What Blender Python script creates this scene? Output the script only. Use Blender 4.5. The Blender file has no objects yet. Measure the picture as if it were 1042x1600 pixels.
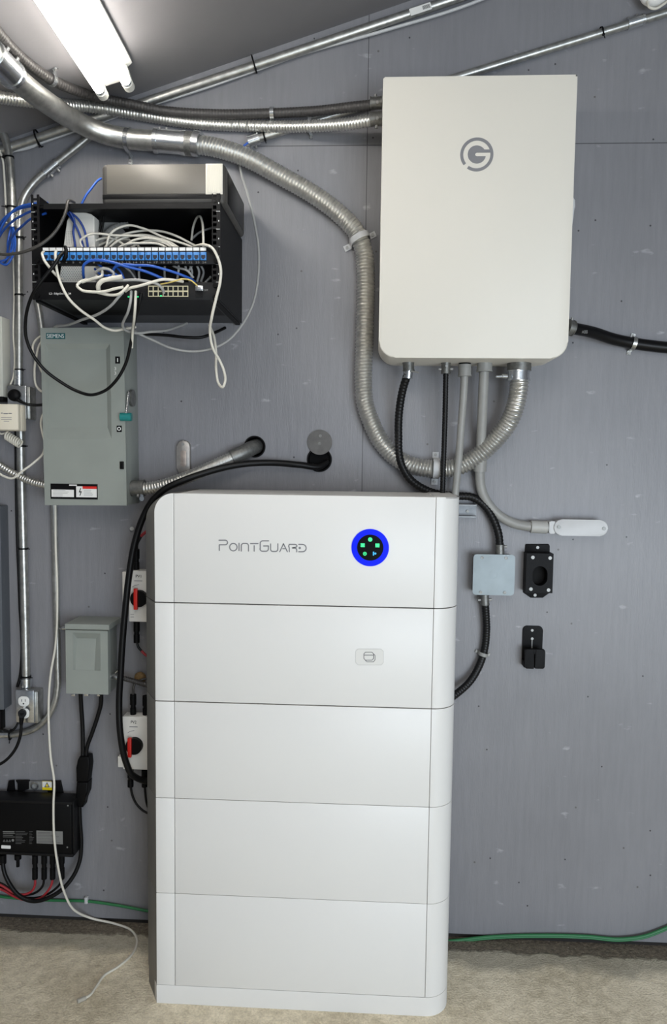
import bpy, bmesh, math, random
from mathutils import Vector, Matrix
random.seed(7)
sc = bpy.context.scene
COL = sc.collection

# ------------------------------------------------------------------ camera, light, exposure
FPX = 1150.0            # focal length in pixels of a 1042x1600 frame
D = 2.15                # camera to back wall
YAW, PITCH, ROLL = math.radians(2.83), math.radians(4.1), math.radians(0.72)
fwd = Vector((-math.sin(YAW) * math.cos(PITCH), math.cos(YAW) * math.cos(PITCH), -math.sin(PITCH)))
r0 = fwd.cross(Vector((0, 0, 1))).normalized()
u0 = r0.cross(fwd).normalized()
RIGHT = math.cos(ROLL) * r0 + math.sin(ROLL) * u0
UP = -math.sin(ROLL) * r0 + math.cos(ROLL) * u0


def ray(u, v):
    return fwd * FPX + RIGHT * (u - 521) + UP * (800 - v)


_r = ray(521, 1457)
H = -_r.z / _r.y * D
CAM = Vector((0, -D, H))


def P(u, v, d=0.0):
    r = ray(u, v)
    return CAM + r * ((D - d) / r.y)


def F(u, v, h=0.0):
    r = ray(u, v)
    return CAM + r * ((h - CAM.z) / r.z)


def S(d=0.0):
    return (D - d) / FPX


cam_data = bpy.data.cameras.new('camera')
cam = bpy.data.objects.new('camera', cam_data)
COL.objects.link(cam)
sc.camera = cam
cam_data.sensor_fit = 'VERTICAL'
cam_data.sensor_height = 36.0
cam_data.lens = 36.0 * FPX / 1600.0
cam_data.clip_start = 0.02
m3 = Matrix((RIGHT, UP, -fwd)).transposed()
cam.matrix_world = Matrix.Translation(CAM) @ m3.to_4x4()

world = bpy.data.worlds.new('world')
sc.world = world
world.use_nodes = True
bg = world.node_tree.nodes['Background']
bg.inputs[0].default_value = (0.72, 0.84, 1.0, 1)
bg.inputs[1].default_value = 0.25

TUBE_STRENGTH = 25.0


def area(name, loc, target, sx, sy, power, color):
    l = bpy.data.lights.new(name, 'AREA')
    l.shape = 'RECTANGLE'
    l.size, l.size_y = sx, sy
    l.energy = power
    l.color = color
    o = bpy.data.objects.new(name, l)
    COL.objects.link(o)
    o.location = loc
    o.rotation_euler = (Vector(target) - Vector(loc)).to_track_quat('-Z', 'Y').to_euler()
    return o


# daylight through the open garage door behind the photographer
area('door_daylight', (1.75, -4.1, 0.8), (0.6, 0, 0.5), 2.2, 1.6, 116, (0.80, 0.90, 1.0))
# unseen overhead fill added behind the photographer to brighten the floor
area('rear_overhead_fill', (0.1, -2.6, 2.35), (0.0, -1.9, 0.0), 1.0, 1.6, 22, (1.0, 0.96, 0.9))

sc.view_settings.view_transform = 'Standard'
sc.view_settings.look = 'None'
sc.view_settings.exposure = 0.0
sc.view_settings.gamma = 1.0
sc.view_settings.use_curve_mapping = False


# ------------------------------------------------------------------ materials
def srgb(c):
    return tuple((x / 12.92 if x <= 0.04045 else ((x + 0.055) / 1.055) ** 2.4) for x in [k / 255.0 for k in c])


MATS = {}


def mat(name, rgb, rough=0.5, metal=0.0, noise=0.0, nscale=40.0, bump=0.0, bscale=200.0, emit=None, estr=0.0,
        stretch=None, spec=None, coat=0.0):
    if name in MATS:
        return MATS[name]
    m = bpy.data.materials.new(name)
    m.use_nodes = True
    nt = m.node_tree
    b = nt.nodes['Principled BSDF']
    col = srgb(rgb)
    b.inputs['Base Color'].default_value = (*col, 1)
    b.inputs['Roughness'].default_value = rough
    b.inputs['Metallic'].default_value = metal
    if spec is not None:
        b.inputs['Specular IOR Level'].default_value = spec
    b.inputs['Coat Weight'].default_value = coat
    tc = nt.nodes.new('ShaderNodeTexCoord')
    mp = nt.nodes.new('ShaderNodeMapping')
    nt.links.new(tc.outputs['Object'], mp.inputs[0])
    if stretch:
        mp.inputs['Scale'].default_value = stretch
    if noise > 0:
        n = nt.nodes.new('ShaderNodeTexNoise')
        n.inputs['Scale'].default_value = nscale
        n.inputs['Detail'].default_value = 4
        nt.links.new(mp.outputs[0], n.inputs['Vector'])
        r = nt.nodes.new('ShaderNodeValToRGB')
        r.color_ramp.elements[0].position = 0.3
        r.color_ramp.elements[1].position = 0.7
        r.color_ramp.elements[0].color = (*[c * (1 - noise) for c in col], 1)
        r.color_ramp.elements[1].color = (*[min(1, c * (1 + noise)) for c in col], 1)
        nt.links.new(n.outputs['Fac'], r.inputs[0])
        nt.links.new(r.outputs[0], b.inputs['Base Color'])
    if bump > 0:
        n2 = nt.nodes.new('ShaderNodeTexNoise')
        n2.inputs['Scale'].default_value = bscale
        nt.links.new(mp.outputs[0], n2.inputs['Vector'])
        bp = nt.nodes.new('ShaderNodeBump')
        bp.inputs['Strength'].default_value = bump
        bp.inputs['Distance'].default_value = 0.002
        nt.links.new(n2.outputs['Fac'], bp.inputs['Height'])
        nt.links.new(bp.outputs[0], b.inputs['Normal'])
    if emit:
        b.inputs['Emission Color'].default_value = (*srgb(emit), 1)
        b.inputs['Emission Strength'].default_value = estr
    MATS[name] = m
    return m


GALV = mat('galvanized_steel', (172, 172, 168), 0.36, 0.85, 0.22, 60, 0.12, 250)
GALV2 = mat('zinc_plated_steel', (205, 208, 210), 0.25, 0.95, 0.12, 90)
FLEX = mat('flexible_steel', (200, 199, 194), 0.34, 0.85, 0.12, 80)
CAST = mat('cast_zinc_fitting', (120, 120, 117), 0.45, 0.7, 0.2, 120, 0.2, 300)
DKFLEX = mat('dark_flexible_jacket', (60, 58, 57), 0.45, 0.15, 0.1, 90)
BLK = mat('black_plastic', (12, 12, 13), 0.5, spec=.12)
BLKCABLE = mat('black_cable_jacket', (14, 14, 15), 0.4, spec=.22)
BLKFLEX = mat('black_liquidtight_jacket', (15, 15, 16), 0.4, spec=.3)
BLKMETAL = mat('black_powder_coat', (15, 15, 17), 0.5, 0.0, 0.15, 200, 0.15, 500, spec=.12)
BLKFACE = mat('black_anodized_panel', (20, 20, 21), 0.45, spec=.18)
WHT = mat('white_enamel', (219, 218, 215), 0.42, 0.0, 0.01, 3)
WHTBOX = mat('warm_white_enamel', (212, 208, 198), 0.45, 0.0, 0.01, 4)
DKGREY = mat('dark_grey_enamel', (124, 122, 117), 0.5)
SCREW = mat('dull_screw_zinc', (150, 150, 148), 0.5, 0.6)
GRYLOGO = mat('grey_print', (122, 122, 125), 0.5)
PVC = mat('grey_pvc', (142, 142, 139), 0.45, 0.0, 0.05, 40)
PVCLT = mat('pale_grey_pvc', (186, 187, 188), 0.4, 0.0, 0.03, 40)
GREENGREY = mat('grey_green_enamel', (140, 145, 139), 0.45, 0.0, 0.04, 12)
WCAB = mat('white_cable_jacket', (214, 210, 198), 0.45)
GCAB = mat('grey_cable_jacket', (160, 160, 158), 0.45)
DGCAB = mat('dark_grey_cable_jacket', (62, 60, 57), 0.4)
BCAB = mat('blue_cable_jacket', (38, 86, 176), 0.4)
YCAB = mat('yellow_fibre_jacket', (214, 190, 110), 0.4)
RCAB = mat('red_cable_jacket', (150, 34, 42), 0.45)
GRNCAB = mat('green_wire_jacket', (34, 108, 62), 0.5)
TEAL = mat('teal_plastic', (22, 122, 120), 0.4)
JACK = mat('blue_jack_plastic', (52, 122, 190), 0.4)
JACKDK = mat('dark_socket', (10, 16, 40), 0.5)
WLABEL = mat('white_label', (225, 225, 222), 0.5)
BEIGE = mat('beige_plastic', (222, 214, 196), 0.5)
RED = mat('red_plastic', (205, 40, 32), 0.4)
YELLOW = mat('yellow_label', (232, 206, 20), 0.5)
GREYLAB = mat('grey_label', (120, 120, 118), 0.5)
DARK = mat('dark_void', (10, 10, 11), 0.9)
MODEM = mat('white_modem_plastic', (225, 222, 214), 0.5)
PERF = mat('perforation_shadow_grey', (120, 118, 112), 0.7)
UPS = mat('charcoal_housing', (74, 72, 69), 0.5, 0.0, 0.1, 30, spec=.3)
FOAM = mat('brown_spray_foam', (122, 98, 62), 0.9, 0, 0.3, 300, 0.6, 300)
ALU = mat('dull_aluminium', (168, 164, 160), 0.4, 0.7, 0.15, 60)
GOLD = mat('cream_port_surround', (200, 192, 160), 0.5)
BLUELED = mat('blue_light_ring', (2, 14, 150), 0.35, 0, emit=(0, 30, 235), estr=0.8, spec=.15)
GREENLED = mat('green_led_icon', (30, 200, 120), 0.4, emit=(60, 225, 140), estr=0.9)
CYANLED = mat('cyan_led_icon', (40, 150, 220), 0.4, emit=(60, 170, 230), estr=0.7)
GLOSSBLK = mat('black_glass', (4, 4, 5), 0.3, spec=.12)
TUBE = mat('lit_fluorescent_tube', (255, 255, 250), 0.4, emit=(255, 250, 243), estr=TUBE_STRENGTH)
FIXT = mat('white_fixture_steel', (224, 222, 216), 0.45)
HOLDER = mat('white_lamp_holder', (228, 226, 216), 0.4)


# ------------------------------------------------------------------ mesh builder
def root_loc(o):
    while o.parent:
        o = o.parent
    return Vector(o.location)


class MB:
    def __init__(self):
        self.bm = bmesh.new()

    # box in world coords
    def box(self, x0, x1, y0, y1, z0, z1, bev=0.0, seg=2, rot=0.0, M=None):
        c = Vector(((x0 + x1) / 2, (y0 + y1) / 2, (z0 + z1) / 2))
        r = bmesh.ops.create_cube(self.bm, size=1.0)
        vs = r['verts']
        bmesh.ops.scale(self.bm, vec=(abs(x1 - x0), abs(y1 - y0), abs(z1 - z0)), verts=vs)
        if bev > 0:
            es = list({e for v in vs for e in v.link_edges})
            bev = min(bev, 0.45 * min(abs(x1 - x0), abs(y1 - y0), abs(z1 - z0)))
            g = bmesh.ops.bevel(self.bm, geom=es, offset=bev, segments=seg, profile=0.5, affect='EDGES')
            vs = list({v for f in g['faces'] for v in f.verts} | {v for v in vs if v.is_valid})
        T = Matrix.Translation(c)
        if rot:
            T = T @ Matrix.Rotation(rot, 4, 'Y')
        if M is not None:
            T = M @ T
        bmesh.ops.transform(self.bm, matrix=T, verts=[v for v in vs if v.is_valid])
        return self

    # box from its front rectangle in picture pixels at depth d1 (front) back to d0
    def pbox(self, u0, v0, u1, v1, d0, d1, bev=0.0, seg=2, rot=0.0):
        x0 = P(u0, (v0 + v1) / 2, d1).x
        x1 = P(u1, (v0 + v1) / 2, d1).x
        zt = P((u0 + u1) / 2, v0, d1).z
        zb = P((u0 + u1) / 2, v1, d1).z
        return self.box(x0, x1, -d1, -d0, zb, zt, bev, seg, rot)

    # prism: polygon in (x,z), extruded from d0 to d1
    def prism(self, pts, d0, d1, bev=0.0):
        bm = self.bm
        a = [bm.verts.new((x, -d1, z)) for x, z in pts]
        b = [bm.verts.new((x, -d0, z)) for x, z in pts]
        n = len(pts)
        fs = [bm.faces.new(a), bm.faces.new(b[::-1])]
        for i in range(n):
            j = (i + 1) % n
            fs.append(bm.faces.new((a[i], b[i], b[j], a[j])))
        if bev > 0:
            es = [e for e in fs[0].edges]
            bmesh.ops.bevel(bm, geom=es, offset=bev, segments=3, profile=0.5, affect='EDGES')
        return self

    def pprism(self, pix, d0, d1, bev=0.0):
        pts = [(P(u, v, d1).x, P(u, v, d1).z) for u, v in pix]
        return self.prism(pts, d0, d1, bev)

    # footprint polygon (x,d) extruded vertically
    def vprism(self, pts, z0, z1, bev=0.0):
        bm = self.bm
        a = [bm.verts.new((x, -d, z0)) for x, d in pts]
        b = [bm.verts.new((x, -d, z1)) for x, d in pts]
        n = len(pts)
        f0 = bm.faces.new(a)
        f1 = bm.faces.new(b[::-1])
        for i in range(n):
            j = (i + 1) % n
            bm.faces.new((a[i], b[i], b[j], a[j]))
        if bev > 0:
            bmesh.ops.bevel(bm, geom=list(f1.edges) + list(f0.edges), offset=bev, segments=2, profile=0.5, affect='EDGES')
        return self

    # rounded rectangle prism in elevation; radii tl,tr,br,bl
    def rrect(self, x0, x1, z0, z1, r, d0, d1, bev=0.0, n=6):
        if not isinstance(r, (list, tuple)):
            r = [r] * 4
        pts = []
        for (cx, cz, a0, rr) in ((x0 + r[0], z1 - r[0], 180, r[0]), (x1 - r[1], z1 - r[1], 90, r[1]),
                                 (x1 - r[2], z0 + r[2], 0, r[2]), (x0 + r[3], z0 + r[3], -90, r[3])):
            if rr <= 1e-6:
                pts.append((cx, cz))
                continue
            for k in range(n + 1):
                a = math.radians(a0 - 90.0 * k / n)
                pts.append((cx + rr * math.cos(a), cz + rr * math.sin(a)))
        return self.prism(pts, d0, d1, bev)

    def prrect(self, u0, v0, u1, v1, rpx, d0, d1, bev=0.0, n=6):
        x0 = P(u0, (v0 + v1) / 2, d1).x
        x1 = P(u1, (v0 + v1) / 2, d1).x
        zt = P((u0 + u1) / 2, v0, d1).z
        zb = P((u0 + u1) / 2, v1, d1).z
        s = S(d1)
        r = [k * s for k in rpx] if isinstance(rpx, (list, tuple)) else rpx * s
        return self.rrect(x0, x1, zb, zt, r, d0, d1, bev, n)

    def cyl(self, p, q, r, seg=20, r2=None, bev=0.0):
        p, q = Vector(p), Vector(q)
        ax = (q - p)
        L = ax.length
        g = bmesh.ops.create_cone(self.bm, cap_ends=True, segments=seg, radius1=r, radius2=r if r2 is None else r2, depth=L)
        vs = g['verts']
        M = Matrix.Translation((p + q) / 2) @ ax.to_track_quat('Z', 'Y').to_matrix().to_4x4()
        bmesh.ops.transform(self.bm, matrix=M, verts=vs)
        return self

    def pcyl(self, u, v, rpx, d0, d1, seg=28):
        c = P(u, v, d1)
        return self.cyl((c.x, -d0, c.z), (c.x, -d1, c.z), rpx * S(d1), seg)

    def sphere(self, c, r, sx=1, sy=1, sz=1):
        g = bmesh.ops.create_uvsphere(self.bm, u_segments=20, v_segments=12, radius=r)
        M = Matrix.Translation(Vector(c)) @ Matrix.Diagonal((sx, sy, sz, 1))
        bmesh.ops.transform(self.bm, matrix=M, verts=g['verts'])
        return self

    def ring(self, c, r0, r1, d0, d1, a0=0, a1=360, n=64):
        """flat annulus facing the camera; c = (x,z)"""
        bm = self.bm
        full = abs(a1 - a0) >= 359.9
        L = []
        cnt = n if full else n + 1
        for k in range(cnt):
            a = math.radians(a0 + (a1 - a0) * k / n)
            ca, sa = math.cos(a), math.sin(a)
            L.append([bm.verts.new((c[0] + rr * ca, -dd, c[1] + rr * sa)) for rr, dd in ((r0, d1), (r1, d1), (r1, d0), (r0, d0))])
        m = cnt if full else cnt - 1
        for k in range(m):
            A, B = L[k], L[(k + 1) % cnt]
            for i in range(4):
                j = (i + 1) % 4
                bm.faces.new((A[i], A[j], B[j], B[i]))
        if not full:
            bm.faces.new(L[0])
            bm.faces.new(L[-1][::-1])
        return self

    def tube(self, pts, r, seg=12, pitch=0.0, amp=0.0, step=None, sub=4, flat=None):
        path = smooth(pts)
        tot = sum((path[i + 1] - path[i]).length for i in range(len(path) - 1))
        if step is None:
            step = pitch / sub if pitch else max(r * 0.9, 0.004)
        n = max(2, int(round(tot / step)))
        path = resample(path, n)
        bm = self.bm
        t = (path[1] - path[0]).normalized()
        ref = Vector((0, -1, 0)) if abs(t.y) < 0.9 else Vector((1, 0, 0))
        nrm = (ref - t * ref.dot(t)).normalized()
        rings = []
        prof = [1.0, 0.72, 0.0, 0.0, 0.0, 0.72] if sub == 6 else [1.0, 0.5, 0.0, 0.5]
        for i, p in enumerate(path):
            t = (path[min(i + 1, n)] - path[max(i - 1, 0)]).normalized()
            nrm = (nrm - t * nrm.dot(t)).normalized()
            bi = t.cross(nrm)
            rr = r
            if pitch:
                rr = r - amp * (1 - prof[i % sub])
            rings.append([bm.verts.new(p + (nrm * math.cos(a) + bi * math.sin(a)) * rr)
                          for a in [2 * math.pi * k / seg for k in range(seg)]])
        for A, B in zip(rings[:-1], rings[1:]):
            for k in range(seg):
                j = (k + 1) % seg
                bm.faces.new((A[k], A[j], B[j], B[k]))
        bm.faces.new(rings[0][::-1])
        bm.faces.new(rings[-1])
        return self

    # flat ribbons (printed strokes) on a plane facing the camera. polylines in px
    def strokes(self, lines, wpx, d, th=0.0006):
        s = S(d)
        w = wpx * s / 2
        for ln in lines:
            pts = [(P(u, v, d).x, P(u, v, d).z) for u, v in ln]
            for (a, b) in zip(pts[:-1], pts[1:]):
                dx, dz = b[0] - a[0], b[1] - a[1]
                L = math.hypot(dx, dz)
                if L < 1e-7:
                    continue
                nx, nz = -dz / L * w, dx / L * w
                self.prism([(a[0] + nx, a[1] + nz), (b[0] + nx, b[1] + nz), (b[0] - nx, b[1] - nz), (a[0] - nx, a[1] - nz)], d, d + th)
            for a in pts:
                self.prism([(a[0] + w * math.cos(k * math.pi / 4), a[1] + w * math.sin(k * math.pi / 4)) for k in range(8)], d, d + th * 0.98)
        return self

    def build(self, name, m, parent=None, label=None, sharp=0.6):
        bm = self.bm
        bmesh.ops.recalc_face_normals(bm, faces=bm.faces)
        for e in bm.edges:
            if len(e.link_faces) == 2:
                e.smooth = e.calc_face_angle(0) < sharp
        for f in bm.faces:
            f.smooth = True
        if parent is not None:
            off = root_loc(parent)
        else:
            xs = [v.co for v in bm.verts]
            off = Vector((sum(v.x for v in xs) / len(xs), sum(v.y for v in xs) / len(xs), min(v.z for v in xs)))
        bmesh.ops.translate(bm, vec=-off, verts=bm.verts)
        me = bpy.data.meshes.new(name)
        bm.to_mesh(me)
        bm.free()
        me.materials.append(m)
        o = bpy.data.objects.new(name, me)
        COL.objects.link(o)
        if parent is not None:
            o.parent = parent
        else:
            o.location = off
        if label:
            o['label'] = label
        return o


def smooth(pts, k=8):
    pts = [Vector(p) for p in pts]
    if len(pts) < 3:
        return pts
    out = []
    n = len(pts)
    for i in range(n - 1):
        p0 = pts[i - 1] if i > 0 else pts[0] * 2 - pts[1]
        p1, p2 = pts[i], pts[i + 1]
        p3 = pts[i + 2] if i + 2 < n else pts[-1] * 2 - pts[-2]
        # centripetal-like cubic Hermite
        d0, d1, d2 = (p1 - p0).length + 1e-9, (p2 - p1).length + 1e-9, (p3 - p2).length + 1e-9
        m1 = ((p1 - p0) / d0 * d1 + (p2 - p1) / d1 * d0) / (d0 + d1) * d1
        m2 = ((p2 - p1) / d1 * d2 + (p3 - p2) / d2 * d1) / (d1 + d2) * d1
        for j in range(k):
            t = j / k
            out.append((2 * t ** 3 - 3 * t * t + 1) * p1 + (t ** 3 - 2 * t * t + t) * m1 + (-2 * t ** 3 + 3 * t * t) * p2 + (t ** 3 - t * t) * m2)
    out.append(pts[-1])
    return out


def resample(path, n):
    cum = [0.0]
    for a, b in zip(path[:-1], path[1:]):
        cum.append(cum[-1] + (b - a).length)
    tot = cum[-1]
    out = []
    k = 0
    for i in range(n + 1):
        s = tot * i / n
        while k < len(cum) - 2 and cum[k + 1] < s:
            k += 1
        L = cum[k + 1] - cum[k]
        t = (s - cum[k]) / L if L > 0 else 0
        out.append(path[k].lerp(path[k + 1], min(1, t)))
    return out


def tag(o, label, cat, group=None, kind=None):
    o['label'] = label
    o['category'] = cat
    if group:
        o['group'] = group
    if kind:
        o['kind'] = kind
    return o


def struct(o):
    o['kind'] = 'structure'
    return o


def thing(name, loc, label, cat, group=None):
    o = bpy.data.objects.new(name, None)
    o.empty_display_size = 0.05
    COL.objects.link(o)
    o.location = loc
    return tag(o, label, cat, group)


def px(*pts, d=None):
    """pixels (u,v[,d]) -> world points"""
    out = []
    for p in pts:
        if isinstance(p, Vector):
            out.append(p)
        elif len(p) == 3:
            out.append(P(*p))
        else:
            out.append(P(p[0], p[1], d))
    return out


def text(name, s, u0, v0, u1, v1, d, m, parent, th=0.0005, bold=0.0):
    cu = bpy.data.curves.new(name, 'FONT')
    cu.body = s
    cu.extrude = 0.01
    cu.offset = bold
    cu.align_x = 'LEFT'
    o = bpy.data.objects.new(name + '_curve', cu)
    COL.objects.link(o)
    dg = bpy.context.evaluated_depsgraph_get()
    me = bpy.data.meshes.new_from_object(o.evaluated_get(dg))
    bpy.data.objects.remove(o)
    xs = [v.co.x for v in me.vertices]
    ys = [v.co.y for v in me.vertices]
    X0, X1 = P(u0, (v0 + v1) / 2, d).x, P(u1, (v0 + v1) / 2, d).x
    Z1, Z0 = P((u0 + u1) / 2, v0, d).z, P((u0 + u1) / 2, v1, d).z
    off = root_loc(parent) if parent else Vector((0, 0, 0))
    a, b = min(xs), max(xs)
    c, e = min(ys), max(ys)
    for v in me.vertices:
        x = X0 + (v.co.x - a) / (b - a) * (X1 - X0)
        z = Z0 + (v.co.y - c) / (e - c) * (Z1 - Z0)
        y = -d - (th if v.co.z > 0 else 0)
        v.co = Vector((x, y, z)) - off
    me.materials.clear()
    me.materials.append(m)
    t = bpy.data.objects.new(name, me)
    COL.objects.link(t)
    t.parent = parent
    return t


# ------------------------------------------------------------------ room shell
CL0, CL1 = P(0, 222, 0), P(600, 15, 0)
CS = (CL1.z - CL0.z) / (CL1.x - CL0.x)
CANG = math.atan(CS)


def ceil_z(x):
    return CL0.z + (x - CL0.x) * CS


def C(u, v, off=0.0):
    """pixel -> point 'off' below the sloped ceiling"""
    r = ray(u, v)
    nz = off / math.cos(CANG)
    # CAM.z + t r.z = CL0.z + (t r.x - CL0.x) CS - nz
    t = (CL0.z - CL0.x * CS - nz - CAM.z) / (r.z - r.x * CS)
    return CAM + r * t


def link_math(nt, op, a, b=None, clamp=False):
    n = nt.nodes.new('ShaderNodeMath')
    n.operation = op
    n.use_clamp = clamp
    for i, k in enumerate((a, b)):
        if k is None:
            continue
        if isinstance(k, (int, float)):
            n.inputs[i].default_value = k
        else:
            nt.links.new(k, n.inputs[i])
    return n.outputs[0]


def wall_material():
    m = bpy.data.materials.new('grey_painted_plywood')
    m.use_nodes = True
    nt = m.node_tree
    b = nt.nodes['Principled BSDF']
    b.inputs['Roughness'].default_value = 0.42
    geo = nt.nodes.new('ShaderNodeNewGeometry')
    sep = nt.nodes.new('ShaderNodeSeparateXYZ')
    nt.links.new(geo.outputs['Position'], sep.inputs[0])
    X, Z = sep.outputs[0], sep.outputs[2]

    def noise(scale, stretch, detail=4):
        mp = nt.nodes.new('ShaderNodeMapping')
        mp.inputs['Scale'].default_value = stretch
        nt.links.new(geo.outputs['Position'], mp.inputs[0])
        n = nt.nodes.new('ShaderNodeTexNoise')
        n.inputs['Scale'].default_value = scale
        n.inputs['Detail'].default_value = detail
        nt.links.new(mp.outputs[0], n.inputs['Vector'])
        return n.outputs['Fac']

    big = noise(2.2, (1, 1, 1))
    grain = noise(9, (9, 1, 0.8), 6)
    ramp = nt.nodes.new('ShaderNodeValToRGB')
    ramp.color_ramp.elements[0].position = 0.36
    ramp.color_ramp.elements[1].position = 0.64
    ramp.color_ramp.elements[0].color = (*srgb((119, 119, 123)), 1)
    ramp.color_ramp.elements[1].color = (*srgb((129, 129, 133)), 1)
    mixv = link_math(nt, 'ADD', link_math(nt, 'MULTIPLY', big, 0.6), link_math(nt, 'MULTIPLY', grain, 0.4))
    nt.links.new(mixv, ramp.inputs[0])
    cur = ramp.outputs[0]

    def over(cur, mask, colr):
        mx = nt.nodes.new('ShaderNodeMix')
        mx.data_type = 'RGBA'
        nt.links.new(mask, mx.inputs[0])
        nt.links.new(cur, mx.inputs[6])
        mx.inputs[7].default_value = (*srgb(colr), 1)
        return mx.outputs[2]

    # pale scuffs
    sc1 = noise(14, (1, 1, 2.2), 8)
    msk = link_math(nt, 'MULTIPLY', link_math(nt, 'SUBTRACT', sc1, 0.66, True), 9.0, True)
    cur = over(cur, msk, (168, 168, 172))
    # dark screw holes
    cxz = nt.nodes.new('ShaderNodeCombineXYZ')
    nt.links.new(X, cxz.inputs[0])
    nt.links.new(Z, cxz.inputs[1])
    for scale, thr, colr in ((4.3, 0.0105, (50, 50, 54)), (2.6, 0.0075, (92, 90, 90))):
        vo = nt.nodes.new('ShaderNodeTexVoronoi')
        vo.inputs['Scale'].default_value = scale
        vo.voronoi_dimensions = '2D'
        nt.links.new(cxz.outputs[0], vo.inputs['Vector'])
        ms = link_math(nt, 'LESS_THAN', vo.outputs['Distance'], thr)
        cur = over(cur, ms, colr)
    # sheet seams
    xs = P(571, 400, 0).x
    zs = P(700, 226, 0).z
    wob = link_math(nt, 'MULTIPLY', link_math(nt, 'SUBTRACT', grain, 0.5), 0.002)
    s1 = link_math(nt, 'LESS_THAN', link_math(nt, 'ABSOLUTE', link_math(nt, 'SUBTRACT', link_math(nt, 'ADD', X, wob), xs)), 0.0012)
    s2 = link_math(nt, 'LESS_THAN', link_math(nt, 'ABSOLUTE', link_math(nt, 'SUBTRACT', Z, zs)), 0.0012)
    s2 = link_math(nt, 'MULTIPLY', s2, link_math(nt, 'GREATER_THAN', X, P(378, 226, 0).x))
    seam = link_math(nt, 'MAXIMUM', s1, s2)
    seamc = link_math(nt, 'MULTIPLY', seam, 0.75)
    cur = over(cur, seamc, (40, 40, 44))
    nt.links.new(cur, b.inputs['Base Color'])
    bp = nt.nodes.new('ShaderNodeBump')
    bp.inputs['Strength'].default_value = 0.35
    bp.inputs['Distance'].default_value = 0.003
    fine = noise(60, (5, 1, 0.7), 5)
    hgt = link_math(nt, 'SUBTRACT', link_math(nt, 'ADD', link_math(nt, 'MULTIPLY', fine, 0.5), link_math(nt, 'MULTIPLY', grain, 0.5)), seam)
    nt.links.new(hgt, bp.inputs['Height'])
    nt.links.new(bp.outputs[0], b.inputs['Normal'])
    return m


WALLM = wall_material()
CEILM = mat('grey_painted_ceiling', (122, 120, 122), 0.55, 0, 0.07, 3, 0.3, 30)


def floor_material():
    m = bpy.data.materials.new('worn_concrete')
    m.use_nodes = True
    nt = m.node_tree
    b = nt.nodes['Principled BSDF']
    b.inputs['Roughness'].default_value = 0.8
    geo = nt.nodes.new('ShaderNodeNewGeometry')
    sep = nt.nodes.new('ShaderNodeSeparateXYZ')
    nt.links.new(geo.outputs['Position'], sep.inputs[0])

    def noise(scale, detail=6, rough=0.6):
        n = nt.nodes.new('ShaderNodeTexNoise')
        n.inputs['Scale'].default_value = scale
        n.inputs['Detail'].default_value = detail
        n.inputs['Roughness'].default_value = rough
        nt.links.new(geo.outputs['Position'], n.inputs['Vector'])
        return n.outputs['Fac']

    def ramp(fac, a, ca, b_, cb):
        r = nt.nodes.new('ShaderNodeValToRGB')
        r.color_ramp.elements[0].position = a
        r.color_ramp.elements[1].position = b_
        r.color_ramp.elements[0].color = (*srgb(ca), 1)
        r.color_ramp.elements[1].color = (*srgb(cb), 1)
        nt.links.new(fac, r.inputs[0])
        return r.outputs[0]

    n1, n2, n3 = noise(3.5), noise(38), noise(170, 3)
    v = link_math(nt, 'ADD', link_math(nt, 'MULTIPLY', n1, 0.45), link_math(nt, 'ADD', link_math(nt, 'MULTIPLY', n2, 0.3), link_math(nt, 'MULTIPLY', n3, 0.25)))
    base = ramp(v, 0.41, (200, 187, 160), 0.57, (250, 238, 212))

    def over(cur, mask, colsock):
        mx = nt.nodes.new('ShaderNodeMix')
        mx.data_type = 'RGBA'
        nt.links.new(mask, mx.inputs[0])
        nt.links.new(cur, mx.inputs[6])
        if isinstance(colsock, tuple):
            mx.inputs[7].default_value = (*srgb(colsock), 1)
        else:
            nt.links.new(colsock, mx.inputs[7])
        return mx.outputs[2]

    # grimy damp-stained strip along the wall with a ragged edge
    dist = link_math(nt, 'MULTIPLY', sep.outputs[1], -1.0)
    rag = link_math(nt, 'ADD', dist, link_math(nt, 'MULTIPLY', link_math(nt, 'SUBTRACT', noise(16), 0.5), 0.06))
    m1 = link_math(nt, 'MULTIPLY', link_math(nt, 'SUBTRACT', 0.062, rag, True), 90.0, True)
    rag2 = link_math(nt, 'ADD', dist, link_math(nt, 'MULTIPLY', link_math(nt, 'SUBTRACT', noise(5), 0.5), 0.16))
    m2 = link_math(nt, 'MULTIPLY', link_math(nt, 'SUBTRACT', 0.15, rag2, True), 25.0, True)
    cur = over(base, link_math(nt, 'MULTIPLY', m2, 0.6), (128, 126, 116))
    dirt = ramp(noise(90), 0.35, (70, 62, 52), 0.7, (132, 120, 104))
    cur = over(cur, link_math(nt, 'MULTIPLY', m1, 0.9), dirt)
    sp = link_math(nt, 'MULTIPLY', link_math(nt, 'SUBTRACT', noise(110, 2), 0.69, True), 12.0, True)
    cur = over(cur, sp, (224, 218, 204))
    nt.links.new(cur, b.inputs['Base Color'])
    bp = nt.nodes.new('ShaderNodeBump')
    bp.inputs['Strength'].default_value = 0.8
    bp.inputs['Distance'].default_value = 0.006
    nt.links.new(link_math(nt, 'ADD', n2, link_math(nt, 'SUBTRACT', n3, m1)), bp.inputs['Height'])
    nt.links.new(bp.outputs[0], b.inputs['Normal'])
    return m


FLOORM = floor_material()
XL, XR, YB = -2.3, 2.9, -4.6

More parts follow.
